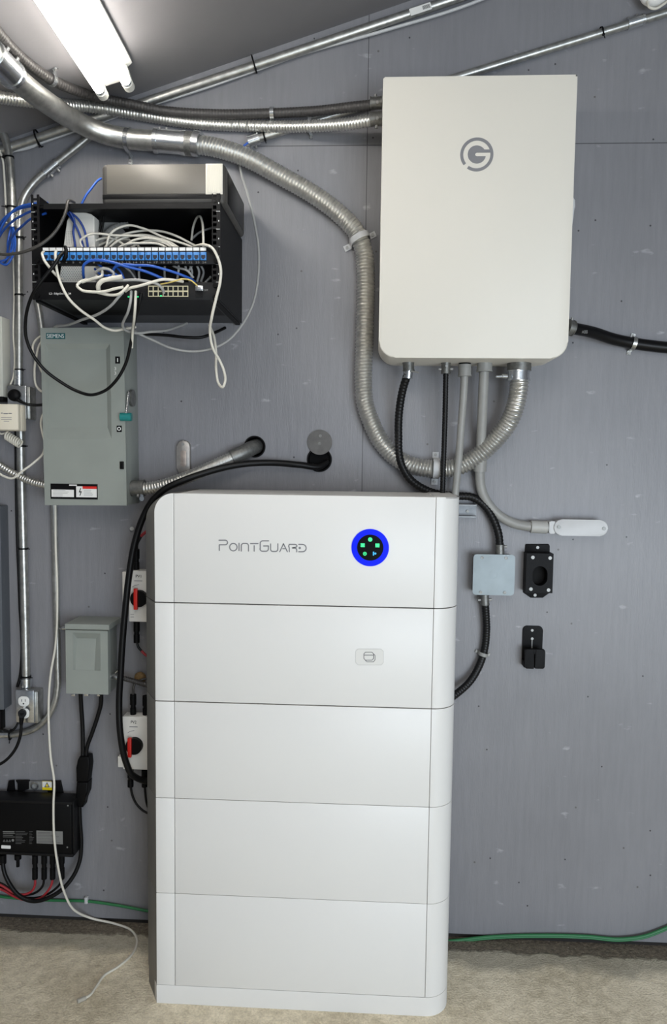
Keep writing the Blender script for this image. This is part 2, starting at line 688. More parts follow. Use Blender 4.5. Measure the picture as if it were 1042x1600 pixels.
# back wall with its two cable holes cut through
zl, zr = ceil_z(XL), ceil_z(XR)
wb = MB()
wb.prism([(XL, 0.014), (XR, 0.014), (XR, zr), (XL, zl)], -0.02, 0.0)
wall = wb.build('wall_back', WALLM)
struct(wall)
HOLE1, HOLE2 = P(398, 698, 0), P(499, 718, 0)
cb = MB()
cb.cyl((HOLE1.x, -0.05, HOLE1.z), (HOLE1.x, 0.05, HOLE1.z), 16 * S(), 40)
cb.cyl((HOLE2.x, -0.05, HOLE2.z), (HOLE2.x, 0.05, HOLE2.z), 18.5 * S(), 40)
cutter = cb.build('cutter', DARK)
md = wall.modifiers.new('cut', 'BOOLEAN')
md.operation = 'DIFFERENCE'
md.object = cutter
md.solver = 'EXACT'
bpy.context.view_layer.update()
dg = bpy.context.evaluated_depsgraph_get()
nm = bpy.data.meshes.new_from_object(wall.evaluated_get(dg))
wall.modifiers.remove(md)
wall.data = nm
for p in nm.polygons:
    p.use_smooth = False
if not nm.materials:
    nm.materials.append(WALLM)
bpy.data.objects.remove(cutter)

struct(MB().box(XL, XR, 0.10, 0.12, -0.02, 1.9).build('trim_1', mat('dark_stud_cavity', (46, 42, 38), 0.9)))
struct(MB().box(XL, XR, 0.006, 0.02, 0.0, 0.03).build('trim_2', mat('dark_sill_gap', (34, 31, 29), 0.9)))
struct(MB().box(XL, XR, YB, 0.12, -0.06, 0.0).build('floor', FLOORM))
cbm = MB()
bmc = cbm.bm
q = [bmc.verts.new(c) for c in ((XL, YB, zl), (XR, YB, zr), (XR, 0.12, zr), (XL, 0.12, zl), (XL, YB, zl + .03), (XR, YB, zr + .03), (XR, 0.12, zr + .03), (XL, 0.12, zl + .03))]
for f in ((0, 1, 2, 3), (7, 6, 5, 4), (0, 4, 5, 1), (1, 5, 6, 2), (2, 6, 7, 3), (3, 7, 4, 0)):
    bmc.faces.new([q[i] for i in f])
struct(cbm.build('ceiling', CEILM))
struct(MB().box(XL - .03, XL, YB, 0.12, 0, zl).build('wall_left', WALLM))
struct(MB().box(XR, XR + .03, YB, 0.12, 0, zr).build('wall_right', WALLM))


# ------------------------------------------------------------------ fluorescent fixture
def fixture():
    # local frame: a along ceiling slope, n away from ceiling, l towards the camera
    end = C(184, 150, 0.085)
    base = Vector((end.x, end.y, end.z))
    n = Vector((math.sin(CANG), 0, -math.cos(CANG)))
    a = Vector((math.cos(CANG), 0, math.sin(CANG)))
    yaw = math.radians(2.0)
    l = Vector((0, -1, 0))
    l = (l * math.cos(yaw) + a * math.sin(yaw)).normalized()
    a = n.cross(l).normalized()
    if a.x < 0:
        a = -a
    ctr = base - n * 0.085          # point on the ceiling above the end
    root = thing('fluorescent_light', ctr, 'lit twin tube fluorescent strip light fixed to the sloped grey ceiling', 'ceiling light')
    M = Matrix((a, l, n)).transposed().to_4x4()
    M.translation = ctr
    L = 1.22

    def bx(x0, x1, y0, y1, z0, z1, bev=0.003):
        mb = MB()
        mb.box(x0, x1, y0, y1, z0, z1, bev, M=M)
        return mb
    # channel with sloped reflector wings
    mb = MB()
    prof = [(-0.062, 0.003), (-0.062, 0.016), (-0.03, 0.030), (-0.022, 0.052), (0.022, 0.052), (0.03, 0.030), (0.062, 0.016), (0.062, 0.003)]
    va = [mb.bm.verts.new(M @ Vector((x, 0.0, z))) for x, z in prof]
    vb = [mb.bm.verts.new(M @ Vector((x, L, z))) for x, z in prof]
    mb.bm.faces.new(va)
    mb.bm.faces.new(vb[::-1])
    for i in range(len(prof)):
        j = (i + 1) % len(prof)
        mb.bm.faces.new((va[i], vb[i], vb[j], va[j]))
    mb.build('housing', FIXT, root)
    for s in (-1, 1):
        x = s * 0.036
        t = MB()
        t.cyl(M @ Vector((x, 0.035, 0.072)), M @ Vector((x, L - 0.03, 0.072)), 0.0127, 24)
        t.build('tube', TUBE, root)
        for y0, y1 in ((0.0, 0.022), (L - 0.022, L)):
            h = MB()
            h.box(x - 0.013, x + 0.013, y0, y1, 0.028, 0.072, 0.003, M=M)
            h.cyl(M @ Vector((x, y0, 0.072)), M @ Vector((x, y1, 0.072)), 0.0145, 20)
            h.build('lamp_holder', HOLDER, root)
            e = MB()
            yy = (y1, y1 + 0.012) if y0 == 0 else (y0 - 0.012, y0)
            e.cyl(M @ Vector((x, yy[0], 0.072)), M @ Vector((x, yy[1], 0.072)), 0.0129, 20)
            e.build('tube_cap', GALV2, root)
    bx(-0.022, 0.022, -0.003, 0.0, 0.003, 0.05, 0.001).build('end_plate', HOLDER, root)


fixture()


# ------------------------------------------------------------------ battery cabinet
zbot = F(460, 1578)
DF = -zbot.y


def X_(u, d, v=1180):
    return P(u, v, d).x


def Zf(v, u=460, d=None):
    return P(u, v, DF if d is None else d).z


xl, sl, sr = X_(243, DF), X_(272.5, DF), X_(672.5, DF)
xo = X_(230, DF - 0.075)
xr = X_(708, DF - 0.05)
RR = xr - sr


def right_arc(dx=0.0):
    pts = []
    for k in range(13):
        a = math.radians(90 - 90 * k / 12)
        pts.append((sr + RR * math.cos(a), DF - RR + RR * math.sin(a)))
    return pts


cab = thing('battery_cabinet', ((xl + xr) / 2, -DF / 2, 0), 'tall white stacked home battery cabinet with blue ring display, standing on the concrete floor', 'battery')
zs = [Zf(v) for v in (773.5, 946, 1101.5, 1254, 1404, 1549)] + [0.0]
gaps = [0.0026, 0.0024, 0.0011, 0.0010, 0.0010]


def module(i, top, bot):
    g0 = gaps[i] / 2 if i < len(gaps) else 0.001
    g1 = gaps[i - 1] / 2 if i > 0 else 0
    z1, z0 = top - g1, bot + g0
    nm_ = 'inverter_module' if i == 0 else 'battery_module'
    s = 0.0007
    b = MB()
    if i == 0:
        b.vprism([(sl - .002, .03), (sl - .002, DF - .006), (sr, DF - .006)] + [(x - .003, d - .003) for x, d in right_arc()[2:]] + [(xr - .003, .03)], z0, z1 - .0015)
    else:
        b.vprism([(xl + .002, .03), (xl + .002, DF - .006), (sr, DF - .006)] + [(x - .003, d - .003) for x, d in right_arc()[2:]] + [(xr - .003, .03)], z0 + .001, z1 - .001)
    body = b.build(nm_, WHT, cab)
    fp = MB()
    fp.box(sl + s, sr - s, -DF, -(DF - .006), z0, z1, 0.0012, 2)
    fp.build('front_panel', WHT, body)
    # right rounded cover
    arc = right_arc()
    outer = [(arc[0][0] + s, arc[0][1])] + arc[1:] + [(xr, .06)]
    inner = [(xr - .003, .06)] + [(x - .003, d - .003) for x, d in arc[::-1]][:-1] + [(sr + s, DF - .004)]
    rc = MB()
    rc.vprism(outer + inner, z0, z1, 0.0006)
    if i == 0:
        rc.vprism([(sr, .031), (sr, DF - .02)] + [(x, d) for x, d in arc[3:]] + [(xr, .031)], z1 - .004, z1)
    rc.build('right_cover', WHT, body)
    if i == 0:
        # left cover with rounded upper corner, charcoal bevel lofted behind it
        Rw = 31 * S(DF)
        lf = []
        for k in range(15):
            a = math.radians(90 + 90 * k / 14)
            lf.append((sl - s + (sl - s - xl) * math.cos(a), z1 - Rw + Rw * math.sin(a)))
        poly = lf + [(xl, z0), (sl - s, z0)]
        lc = MB()
        lc.prism(poly, DF - .006, DF, 0.001)
        lc.build('left_cover', WHT, body)
        dk = MB()
        bm = dk.bm
        Rx, Rz = (sl - s - xo), Rw * 1.55
        fr = [(x, z) for x, z in lf] + [(xl, z0)]
        bk = []
        for k in range(15):
            a = math.radians(90 + 90 * k / 14)
            bk.append((sl - s + Rx * math.cos(a), z1 - Rz + Rz * math.sin(a)))
        bk.append((xo, z0))
        rows = []
        for pts, dd in ((fr, DF - .002), (bk, DF - .075), (bk, .03)):
            rows.append([bm.verts.new((x, -dd, z)) for x, z in pts])
        for A, B in zip(rows[:-1], rows[1:]):
            for k in range(len(A) - 1):
                bm.faces.new((A[k], A[k + 1], B[k + 1], B[k]))
        for R_, dd in ((rows[0], DF - .002), (rows[2], .03)):
            c = bm.verts.new((sl - s, -dd, z0))
            bm.faces.new(R_ + [c])
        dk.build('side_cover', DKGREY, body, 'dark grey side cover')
    else:
        lc = MB()
        lc.box(xl, sl - s, -DF, -(DF - .006), z0, z1, 0.0012, 2)
        lc.build('left_cover', WHT, body)
        dk = MB()
        dk.vprism([(xl + .0015, .03), (xo, .03), (xo, DF - .075), (xl, DF - .001), (xl + .0015, DF - .004)], z0, z1, 0.0004)
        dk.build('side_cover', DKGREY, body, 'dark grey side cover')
    # vent slits along the rounded cover
    sv = MB()
    hh = z1 - z0
    for k in range(9):
        zc = z0 + hh * (k + 0.7) / 9.4
        sv.box(xr - .0006, xr + .0004, -(DF - RR - .006), -(DF - RR + .004 - .02), zc, zc + hh * 0.07)
    sv.build('vent_slits', GRYLOGO, body)
    return body


mods = [module(i, zs[i], zs[i + 1]) for i in range(5)]
# plinth
pl = MB()
pl.vprism([(xo + .004, .03), (xo + .004, DF - .075), (xl, DF), (sr, DF)] + right_arc()[1:] + [(xr, .03)], 0.0, zs[5] - .0005, 0.0012)
pl.build('plinth', WHT, cab)
pl = MB()
pl.vprism([(xl + .0005, .031), (xo + .001, .031), (xo + .001, DF - .077), (xl + .0005, DF - .001 + .0006)], 0.0, zs[5] - .001)
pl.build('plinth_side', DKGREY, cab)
top = mods[0]
# display
cx, cz = P(578.3, 855.6, DF).x, P(578.3, 855.6, DF).z
dsp = MB().ring((cx, cz), 20.6 * S(DF), 29.4 * S(DF), DF - .001, DF + .0022).build('display_ring', BLUELED, top, 'glowing blue ring')
MB().pcyl(578.3, 855.6, 20.7, DF - .001, DF + .0012, 48).build('display_face', GLOSSBLK, top)
ic = MB()
ic.pcyl(578.3, 843, 3.4, DF + .001, DF + .0018, 20)
ic.build('status_light', GREENLED, top)
for (u, v) in ((566.6, 852), (589.6, 852.3)):
    ic = MB()
    ic.prrect(u - 3.4, v - 2.9, u + 3.4, v - 1.2, 0.8, DF + .001, DF + .0018)
    ic.prrect(u - 3.4, v + 1.2, u + 3.4, v + 2.9, 0.8, DF + .001, DF + .0018)
    ic.prrect(u - 3.4, v - .6, u + 3.4, v + .6, 0.3, DF + .001, DF + .0017)
    ic.prrect(u - 1.9, v - 2, u + 1.9, v + 2, 0.8, DF + .001, DF + .0019)
    ic.build('status_light', GREENLED, top)
ic = MB()
c = P(570, 865, DF)
ic.ring((c.x, c.z), 1.9 * S(DF), 2.9 * S(DF), DF + .001, DF + .0018)
ic.pcyl(570, 865, 1.1, DF + .001, DF + .0018, 12)
ic.build('status_light', GREENLED, top)
ic = MB()
ic.prrect(582.6, 862, 584.4, 868, .3, DF + .001, DF + .0018)
ic.prrect(584.9, 863.5, 588, 866.5, 1.2, DF + .001, DF + .0018)
ic.build('status_light', CYANLED, top)


# wordmark, drawn as strokes
def L(*p):
    return [(330 + x / 6.5125, 830 + y / 6.5125) for x, y in p]


def arc(cx_, cy_, rx, ry, a0, a1, n=10):
    return [(cx_ + rx * math.cos(math.radians(a0 + (a1 - a0) * k / n)), cy_ + ry * math.sin(math.radians(a0 + (a1 - a0) * k / n))) for k in range(n + 1)]


lines = [
    L((80, 92), (142, 92), *arc(142, 115, 24, 23, -90, 90), (82, 138), (82, 196)),
    L(*arc(225, 162, 38, 38, 0, 360, 20)),
    L((283, 122), (283, 198)),
    L((306, 202), (306, 148), *arc(330, 148, 24, 24, 180, 270, 5), (355, 124), *arc(355, 148, 24, 24, 270, 360, 5), (379, 202)),
    L((400, 126), (476, 126)), L((437, 148), (437, 202)),
    L((584, 98), (524, 98), *arc(524, 124, 26, 26, 270, 180, 5), (498, 178), *arc(522, 178, 26, 26, 180, 90, 5), (556, 204), *arc(556, 178, 26, 26, 90, 0, 5), (582, 150), (532, 150)),
    L((604, 130), (604, 182), *arc(626, 182, 22, 24, 180, 90, 5), (654, 206), *arc(654, 182, 24, 24, 90, 0, 5), (678, 128)),
    L((698, 208), (735, 128), (774, 208)), L((728, 178), (748, 178)),
    L((794, 208), (794, 172), *arc(800, 152, 12, 20, 180, 180, 1), (794, 134), (850, 134), *arc(850, 150, 22, 16, -90, 90, 8), (826, 170), *arc(846, 192, 24, 22, -90, 0, 5), (870, 210)),
    L((890, 134), (930, 134), *arc(930, 172, 36, 37, -90, 90, 12), (890, 209)),
    L((898, 170), (902, 170)),
]
MB().strokes(lines[:-1], 1.75, DF + .0001).build('wordmark', GRYLOGO, top, 'thin grey PointGuard lettering')
MB().pcyl(330 + 900 / 6.5125, 830 + 171 / 6.5125, 1.9, DF, DF + .0007, 16).build('wordmark_dot', GRYLOGO, top)
# small badge on the second module
bd = MB()
bd.prrect(555.5, 1014, 599, 1039, 4, DF - .001, DF + .0008)
badge = bd.build('badge', mat('off_white_badge', (216, 215, 211), 0.35), mods[1])
# light inner rim for the badge
MB().strokes([[(559.5, 1014), (595, 1014), (599, 1018), (599, 1035), (595, 1039), (559.5, 1039), (555.5, 1035), (555.5, 1018), (559.5, 1014)]], 0.5, DF + .0008, .0002).build('badge_rim', mat('pale_grey_line', (186, 186, 184), .5), mods[1])
MB().strokes([[(571, 1019), (581, 1019), (583.5, 1021.5), (583.5, 1029), (581, 1031.5), (571, 1031.5), (568.5, 1029), (568.5, 1021.5), (571, 1019)],
              [(568.5, 1023.6), (583.5, 1023.6)],
              [(584, 1022), (586, 1024), (586, 1031), (583.5, 1034), (573, 1034), (571, 1031.7)]], 0.9, DF + .0008, .0004).build('badge_icon', mat('dark_grey_print', (86, 86, 88), .5), mods[1])

# ------------------------------------------------------------------ upper wall enclosure
DE = 0.20
ex0, ex1 = P(595, 340, DE).x, P(894.5, 340, DE).x
ez1, ez0 = P(745, 118.5, DE).z, P(740, 559.5, DE).z
enc = thing('wall_enclosure', ((ex0 + ex1) / 2, 0, ez0), 'large warm white wall cabinet with round grey GP logo, upper right above the battery cabinet', 'electrical enclosure')
r = 26 * S(DE)
MB().rrect(ex0 + .004, ex1 - .004, ez0 + .004, ez1 - .004, [.006, .006, r, r], 0.0, DE - .012, 0.002).build('back_box', mat('pale_grey_enamel', (205, 203, 196), .5), enc)
cv = MB()
# cover: slightly rounded over at the top
cv.rrect(ex0, ex1, ez0, ez1, [.004, .004, r, r], 0.055, DE, 0.004, 8)
cover = cv.build('front_cover', WHTBOX, enc)


# logo
def G(x, y):
    p = P(700 + x / 10.42, 200 + y / 10.42, DE)
    return (p.x, p.z)


lc_ = G(467, 432)
k_ = S(DE) / 10.42
lg = MB()
lg.ring(lc_, 210 * k_, 258 * k_, DE, DE + .0006, 219, -125, 70)
cpts = [(467 + 148 * math.cos(math.radians(a)), 432 - 148 * math.sin(math.radians(a))) for a in [-11 - i * (360 - 44.6) / 48 for i in range(49)]]
cpts += [(700, 350), (700, 402), (470, 403), (452, 410), (441, 424), (441, 440), (452, 455), (470, 460)]
lg.prism([G(x, y) for x, y in cpts], DE, DE + .0005)
lg.build('logo', GRYLOGO, cover, 'round grey GP emblem')
# knockout and side lever
MB().cyl((P(672, 562, .12).x, -.12, ez0 + .0045), (P(672, 562, .12).x, -.12, ez0 + .002), .011, 20).build('knockout_plug', CAST, enc)
lv = MB()
y_ = -0.12
lv.prism([(ex1 - .01, P(894, 380, DE).z), (ex1 + .006, P(894, 378, DE).z), (ex1 + .008, P(894, 330, DE).z), (ex1 + .014, P(894, 318, DE).z), (ex1 + .013, P(894, 306, DE).z), (ex1 + .002, P(894, 296, DE).z), (ex1 - .01, P(894, 296, DE).z)], 0.10, 0.17, 0.002)
lv.build('side_cover_latch', PVCLT, enc)


# ------------------------------------------------------------------ straps / fittings helpers
def frame(p, q):
    t = (Vector(q) - Vector(p)).normalized()
    return t


def add_strap(c, tdir, nout, r, w, ear=0.02, th=0.0018, sides=(1, -1), floor=None, mat_=GALV2, name='conduit_strap', label='', group=None, screwr=.004):
    """c: tube centre; tdir: tube direction; nout: direction away from the surface; floor: distance centre->surface"""
    t = Vector(tdir).normalized()
    n = Vector(nout).normalized()
    s = t.cross(n).normalized()
    fl = r if floor is None else floor
    R = r + 0.0006
    prof = []
    N = 16
    for k in range(N + 1):
        a = math.pi * k / N
        prof.append((R * math.cos(a), R * math.sin(a)))
    if 1 in sides:
        prof = [(R + ear, -fl + th * .6), (R + .001, -fl + th * .6)] + prof
    else:
        prof = [(R, -fl * 0.35)] + prof
    if -1 in sides:
        prof = prof + [(-R - .001, -fl + th * .6), (-R - ear, -fl + th * .6)]
    else:
        prof = prof + [(-R, -fl * 0.35)]
    mb = MB()
    bm = mb.bm
    m = len(prof)
    rows = []
    for i, (a, b) in enumerate(prof):
        p0 = prof[max(i - 1, 0)]
        p1 = prof[min(i + 1, m - 1)]
        dx, dy = p1[0] - p0[0], p1[1] - p0[1]
        Ln = math.hypot(dx, dy) or 1
        ox, oy = dy / Ln * th, -dx / Ln * th
        row = []
        for (aa, bb) in ((a, b), (a + ox, b + oy)):
            for ww in (-w / 2, w / 2):
                row.append(bm.verts.new(Vector(c) + s * aa + n * bb + t * ww))
        rows.append(row)
    for A, B in zip(rows[:-1], rows[1:]):
        for (i, j) in ((0, 1), (1, 3), (3, 2), (2, 0)):
            bm.faces.new((A[i], A[j], B[j], B[i]))
    bm.faces.new([rows[0][i] for i in (0, 1, 3, 2)])
    bm.faces.new([rows[-1][i] for i in (0, 1, 3, 2)][::-1])
    root = thing(name, Vector(c), label, 'strap', group)
    mb.build('band', mat_, root)
    for sd in sides:
        p = Vector(c) + s * sd * (R + ear * .6) + n * (-fl + th)
        MB().cyl(p, p + n * 0.0035, screwr, 12).build('screw', SCREW, root)
    return root


def zip_tie(parent, c, tdir, r, m=BLK, tail=True):
    t = Vector(tdir).normalized()
    n = Vector((0, -1, 0))
    n = (n - t * n.dot(t)).normalized()
    b = t.cross(n)
    mb = MB()
    N = 20
    rows = []
    for k in range(N):
        a = 2 * math.pi * k / N
        dirv = n * math.cos(a) + b * math.sin(a)
        rows.append([mb.bm.verts.new(Vector(c) + dirv * rr + t * ww) for rr, ww in ((r, -.0022), (r + .0016, -.0022), (r + .0016, .0022), (r, .0022))])
    for k in range(N):
        A, B = rows[k], rows[(k + 1) % N]
        for i in range(4):
            j = (i + 1) % 4
            mb.bm.faces.new((A[i], A[j], B[j], B[i]))
    h = Vector(c) + (n * .5 + b * .86) * (r + .002)
    mb.cyl(h - t * .003, h + t * .003, .0032, 8)
    if tail:
        mb.cyl(h, h + b * .012 + n * .004, .0013, 6)
    return mb.build('zip_tie', m, parent)


def sleeve(parent, p, q, r, m=GALV2, name='coupling', screws=(), collar=True, label=None):
    p, q = Vector(p), Vector(q)
    mb = MB()
    mb.cyl(p, q, r, 26)
    t = (q - p).normalized()
    if collar:
        Ln = (q - p).length
        mb.cyl(p, p + t * Ln * .12, r * 1.07, 26)
        mb.cyl(q - t * Ln * .12, q, r * 1.07, 26)
    o = mb.build(name, m, parent, label)
    for (f, ang) in screws:
        n = Vector((0, -1, 0))
        n = (n - t * n.dot(t)).normalized()
        b = t.cross(n)
        dv = n * math.cos(math.radians(ang)) + b * math.sin(math.radians(ang))
        c = p.lerp(q, f)
        MB().cyl(c + dv * (r - .001), c + dv * (r + .007), .0038, 10).build('screw', SCREW, o)
    return o


def conduit(name, label, cat, pts, r, m, seg=18, pitch=0.0, amp=0.0, sub=4, group=None, part='tube', step=None):
    pts = [Vector(p) for p in pts]
    root = thing(name, pts[len(pts) // 2], label, cat, group)
    o = MB().tube(pts, r, seg, pitch, amp, step, sub).build(part, m, root, sharp=1.2)
    return root


def cable(name, label, cat, pts, r, m, seg=10, group=None, step=None):
    pts = [Vector(p) for p in pts]
    o = MB().tube(pts, r, seg, step=step).build(name, m, None, sharp=1.2)
    return tag(o, label, cat, group)


OUT = Vector((0, -1, 0))
CN = Vector((math.sin(CANG), 0, -math.cos(CANG)))

# ---- corner EMT under the ceiling with a cable tied to it
re = 0.0125
d_ = 0.018


def corner(u, off=13.5):
    v = 222 - 0.345 * u
    return P(u, v + off, d_)


pts = [corner(-25), corner(100), corner(250), corner(400), corner(600, 16), corner(760, 22)]
emt = conduit('steel_conduit', 'long straight steel conduit running up under the ceiling edge with a paper sticker', 'conduit', [pts[0], pts[-1]], re, GALV, 20, step=0.05)
# second slim pipe tied to it
for u, tdir in ((60, 0), (397, 0)):
    c = corner(u, 15)
    zip_tie(emt, c, pts[-1] - pts[0], re + .010)
p5 = P(657, 14, d_ + .0131)
stk = MB()
dirv = (pts[-1] - pts[0]).normalized()
ang = math.atan2(dirv.z, dirv.x)
stk.box(p5.x - .03, p5.x + .03, -(d_ + .0132), -(d_ + .0124), p5.z - .0095, p5.z + .0095, rot=-ang)
stk.build('sticker', WLABEL, emt)
bars = MB()
for k in range(9):
    bars.box(p5.x + .006 + k * .0022, p5.x + .0071 + k * .0022, -(d_ + .0136), -(d_ + .0131), p5.z - .004 + (k * .0022 + .006) * math.tan(ang), p5.z + .006 + (k * .0022 + .006) * math.tan(ang), rot=-ang)
bars.build('sticker_print', BLK, emt)
cable('grey_cable', 'slim pale cable tied beneath the long ceiling edge conduit', 'cable',
      px((20, 236), (45, 231), (62, 224), (110, 207), (175, 184), (232, 165), (300, 144), (396, 111), (460, 88), (600, 48), (735, 6), (770, -8), d=0.012), .0045, PVCLT, 10)

# ---- right sloping EMT passing behind the enclosure
gpts = px((402, 217), (1070, 11), d=0.016)
emt2 = conduit('steel_conduit', 'steel conduit sloping up to the right, passing behind the large white wall cabinet', 'conduit', gpts, .0108, GALV, 20, step=0.05)
sleeve(emt2, P(388, 222, .016), P(405, 216, .016), .0155, GALV2, 'connector', ((.5, 130),))
zip_tie(emt2, P(413, 213.5, .016), gpts[1] - gpts[0], .0112)
zip_tie(emt2, P(940, 49.5, .016), gpts[1] - gpts[0], .0112)
sleeve(emt2, P(980, 38, .016), P(1006, 30, .016), .0135, GALV2, 'coupling', ((.25, -110), (.75, -110)))
cable('blue_cable', 'short blue wire stub at the end of the sloping conduit beside the large coupling', 'cable', px((376, 232, .02), (382, 227, .018), (390, 221.5, .016)), .003, BCAB)

# ---- large rigid conduit and large flexible conduit
b1 = [C(-40, 55, .07), C(0, 98, .07), C(40, 135, .075), C(80, 165, .075), P(120, 190, .11), P(160, 208, .065), P(200, 217, .045), P(250, 220.5, .04), P(304, 224.5, .038)]
big = conduit('large_steel_conduit', 'thick galvanized steel conduit sweeping down from the top left corner beneath the ceiling light', 'conduit', b1, .0275, GALV, 28, step=.02)
sp_ = smooth(b1)
sleeve(big, sp_[5], sp_[12], .0315, GALV2, 'coupling', ((.4, -70), (.85, -70)))
sleeve(big, P(242, 220, .04), P(291, 224, .04), .031, GALV2, 'coupling', ((.12, -88), (.35, -88)), True)
sleeve(big, P(290, 224, .04), P(306, 225.5, .04), .0325, CAST, 'bushing', (), False)
fl = px((302, 225.5, .042), (330, 229, .045), (375, 242, .05), (441, 276, .05), (490, 304, .045), (530, 334, .04), (556, 362, .036), (568, 392, .032), (571, 430, .03), (570.5, 480, .03),
        (569, 540, .03), (568, 600, .03), (570, 628, .03), (579, 657, .03), (598, 694, .032), (628, 721, .034), (677, 732.5, .034), (716, 729, .036), (748, 711, .045), (778, 683, .06), (797, 656, .08), (807, 627, .095), (811, 600, .1), (811, 588, .1))
flex = conduit('flexible_conduit', 'thickest bare steel flexible conduit, looping down and round under the large wall cabinet', 'conduit', fl, .0262, FLEX, 26, .0092, .0034, 4)
sleeve(flex, P(303, 224, .042), P(313, 226, .043), .034, GALV2, 'clamp_collar', ((.5, 160),), False)
sleeve(flex, P(811, 566, .1), P(811, 580, .1), .0325, CAST, 'connector', (), False)
sleeve(flex, P(809, 580, .1), P(809, 595, .1), .031, GALV2, 'clamp_collar', (), True)
mbx = MB()
p = P(792, 588, .13)
mbx.cyl(p, p + Vector((-.014, -.004, 0)), .006, 12)
mbx.cyl(p, p + Vector((-.03, -.006, -.002)), .0035, 10)
mbx.build('clamp_screw', GALV2, flex)

add_strap(P(562, 372, .036), P(568, 390, .033) - P(553, 357, .038), OUT, .0265, .016, .022, sides=(1, -1), mat_=PVCLT, floor=.034, label='pale strap across the thick flexible conduit left of the large wall cabinet', screwr=.0045)
add_strap(P(681, 732, .034), Vector((1, 0, -.02)), OUT, .0268, .018, .02, mat_=PVCLT, floor=.032, label='pale strap across the bottom of the flexible conduit loop behind the black hoses', screwr=.004)
add_strap(P(200, 217, .045), P(205, 218, .045) - P(195, 216.5, .045), OUT, .0278, .012, .025, sides=(1,), floor=.043, label='one hole steel strap on the thick conduit above the network rack')

# ---- dark flexible conduit + bare flexible conduit to the enclosure's left side
cpt = [C(-30, 15, .02), C(0, 55, .02), C(40, 96, .02), C(80, 124, .02), C(120, 142, .02), C(165, 155, .02), P(205, 163, .055), P(255, 173, .042), P(320, 178, .037), P(425, 177, .035), P(500, 173, .05), P(560, 166, .09), P(580, 164, .1)]
c1 = conduit('flexible_conduit', 'dark jacketed flexible conduit curving from the ceiling to the left side of the wall cabinet', 'conduit', cpt, .0135, DKFLEX, 18, .0085, .0012, 4)
dpt = [C(-30, 146, .025), C(0, 152, .02), C(45, 158, .018), C(90, 163, .018), P(150, 168, .04), P(210, 178, .024), P(300, 192, .02), P(400, 197, .022), P(480, 197, .055), P(545, 193, .085), P(580, 188, .1)]
c2 = conduit('flexible_conduit', 'bare steel flexible conduit running just beneath the dark one to the large wall cabinet', 'conduit', dpt, .0163, FLEX, 20, .0085, .0028, 4)
sleeve(c1, P(578, 161.5, .1), P(596.5, 160.5, .1), .0155, CAST, 'connector', ((.5, -90), (.6, 20)))
sleeve(c2, P(578, 186.5, .1), P(596.5, 185, .1), .0175, CAST, 'connector', ((.5, 90), (.6, 20)))
c = C(80, 124, .02)
add_strap(c, C(100, 134, .02) - C(60, 111, .02), CN, .0142, .012, .012, sides=(-1,), floor=.0195, label='shiny one hole strap holding the dark flexible conduit to the ceiling')
add_strap(P(425, 177, .035), Vector((1, 0, 0)), OUT, .0142, .011, .012, sides=(-1,), floor=.034, label='shiny one hole strap on the dark flexible conduit above the thick one')
add_strap(P(484, 192, .05), Vector((1, 0, 0)), OUT, .0128, .009, .010, sides=(1,), floor=.049, label='small metal strap tab below the bare flexible conduit, left of the wall cabinet')

# ---- left EMT: bent one with coupling, down to the upper outlet box
hpts = px((150, 205, .02), (120, 230, .02), (80, 262, .02), (52, 287, .02), (38, 308, .02), (31.5, 335, .02), (30, 370, .02), (30, 450, .02), (30, 592, .02))
h = conduit('steel_conduit', 'bent steel conduit with a coupling, dropping left of the network rack to the outlet box', 'conduit', hpts, .0108, GALV, 18, step=.012)
sleeve(h, P(90, 254, .02), P(70, 271, .02), .0135, GALV2, 'coupling', ((.25, -110), (.75, -110)))
for v in (372, 461, 578):
    zip_tie(h, P(30 if v > 380 else 31, v, .02), (0, 0, 1), .0115)
sleeve(h, P(30, 579, .02), P(30, 602, .02), .014, GALV2, 'connector', ((.5, 0),))
ipts = px((-12, 180, .03), (0, 200, .03), (10, 222, .03), (15, 250, .03), (18, 290, .03), (19, 352, .03))
i_ = conduit('steel_conduit', 'leftmost bent steel conduit ending above the blue cable bundle', 'conduit', ipts, .0115, GALV, 18, step=.012)
sleeve(i_, P(19, 335, .03), P(19.3, 356, .03), .0145, GALV2, 'connector', ((.7, 60),))
zip_tie(i_, P(14, 246, .03), (0.1, 0, -1), .0125)
zip_tie(i_, P(18.3, 324, .03), (0, 0, -1), .0125)
cable('white_cable', 'thin white cable hanging beside the leftmost bent conduit', 'cable', px((-6, 225, .03), (3, 245, .03), (7, 280, .028), (9, 320, .028), (10, 345, .03)), .003, WCAB)
cable('white_cable', 'thin white cable tied to the conduit above the upper outlet box', 'cable', px((22, 350, .01), (21, 400, .008), (22, 460, .01), (21, 520, .008), (22.5, 575, .01), (20, 592, .015), (16, 601, .03)), .0025, WCAB)
h2 = conduit('steel_conduit', 'vertical steel conduit joining the upper outlet box to the lower one', 'conduit', px((32, 655, .02), (34, 760, .02), (37, 880, .02), (39.5, 980, .02), (41, 1070, .02)), .0122, GALV, 18, step=.03)
for v, u in ((697, 33), (857, 36.5), (1057, 41)):
    zip_tie(h2, P(u, v, .02), (0, 0, 1), .0128)
sleeve(h2, P(41, 1060, .02), P(41.4, 1079, .02), .015, GALV2, 'connector', ((.5, 0),))
cable('black_cable', 'black cable running down behind the conduit between the two outlet boxes', 'cable', px((25, 672, .008), (25.5, 740, .008), (27, 830, .008), (31, 940, .008), (33.5, 1040, .008), (31, 1060, .008), (27, 1073, .01)), .0045, BLKCABLE)

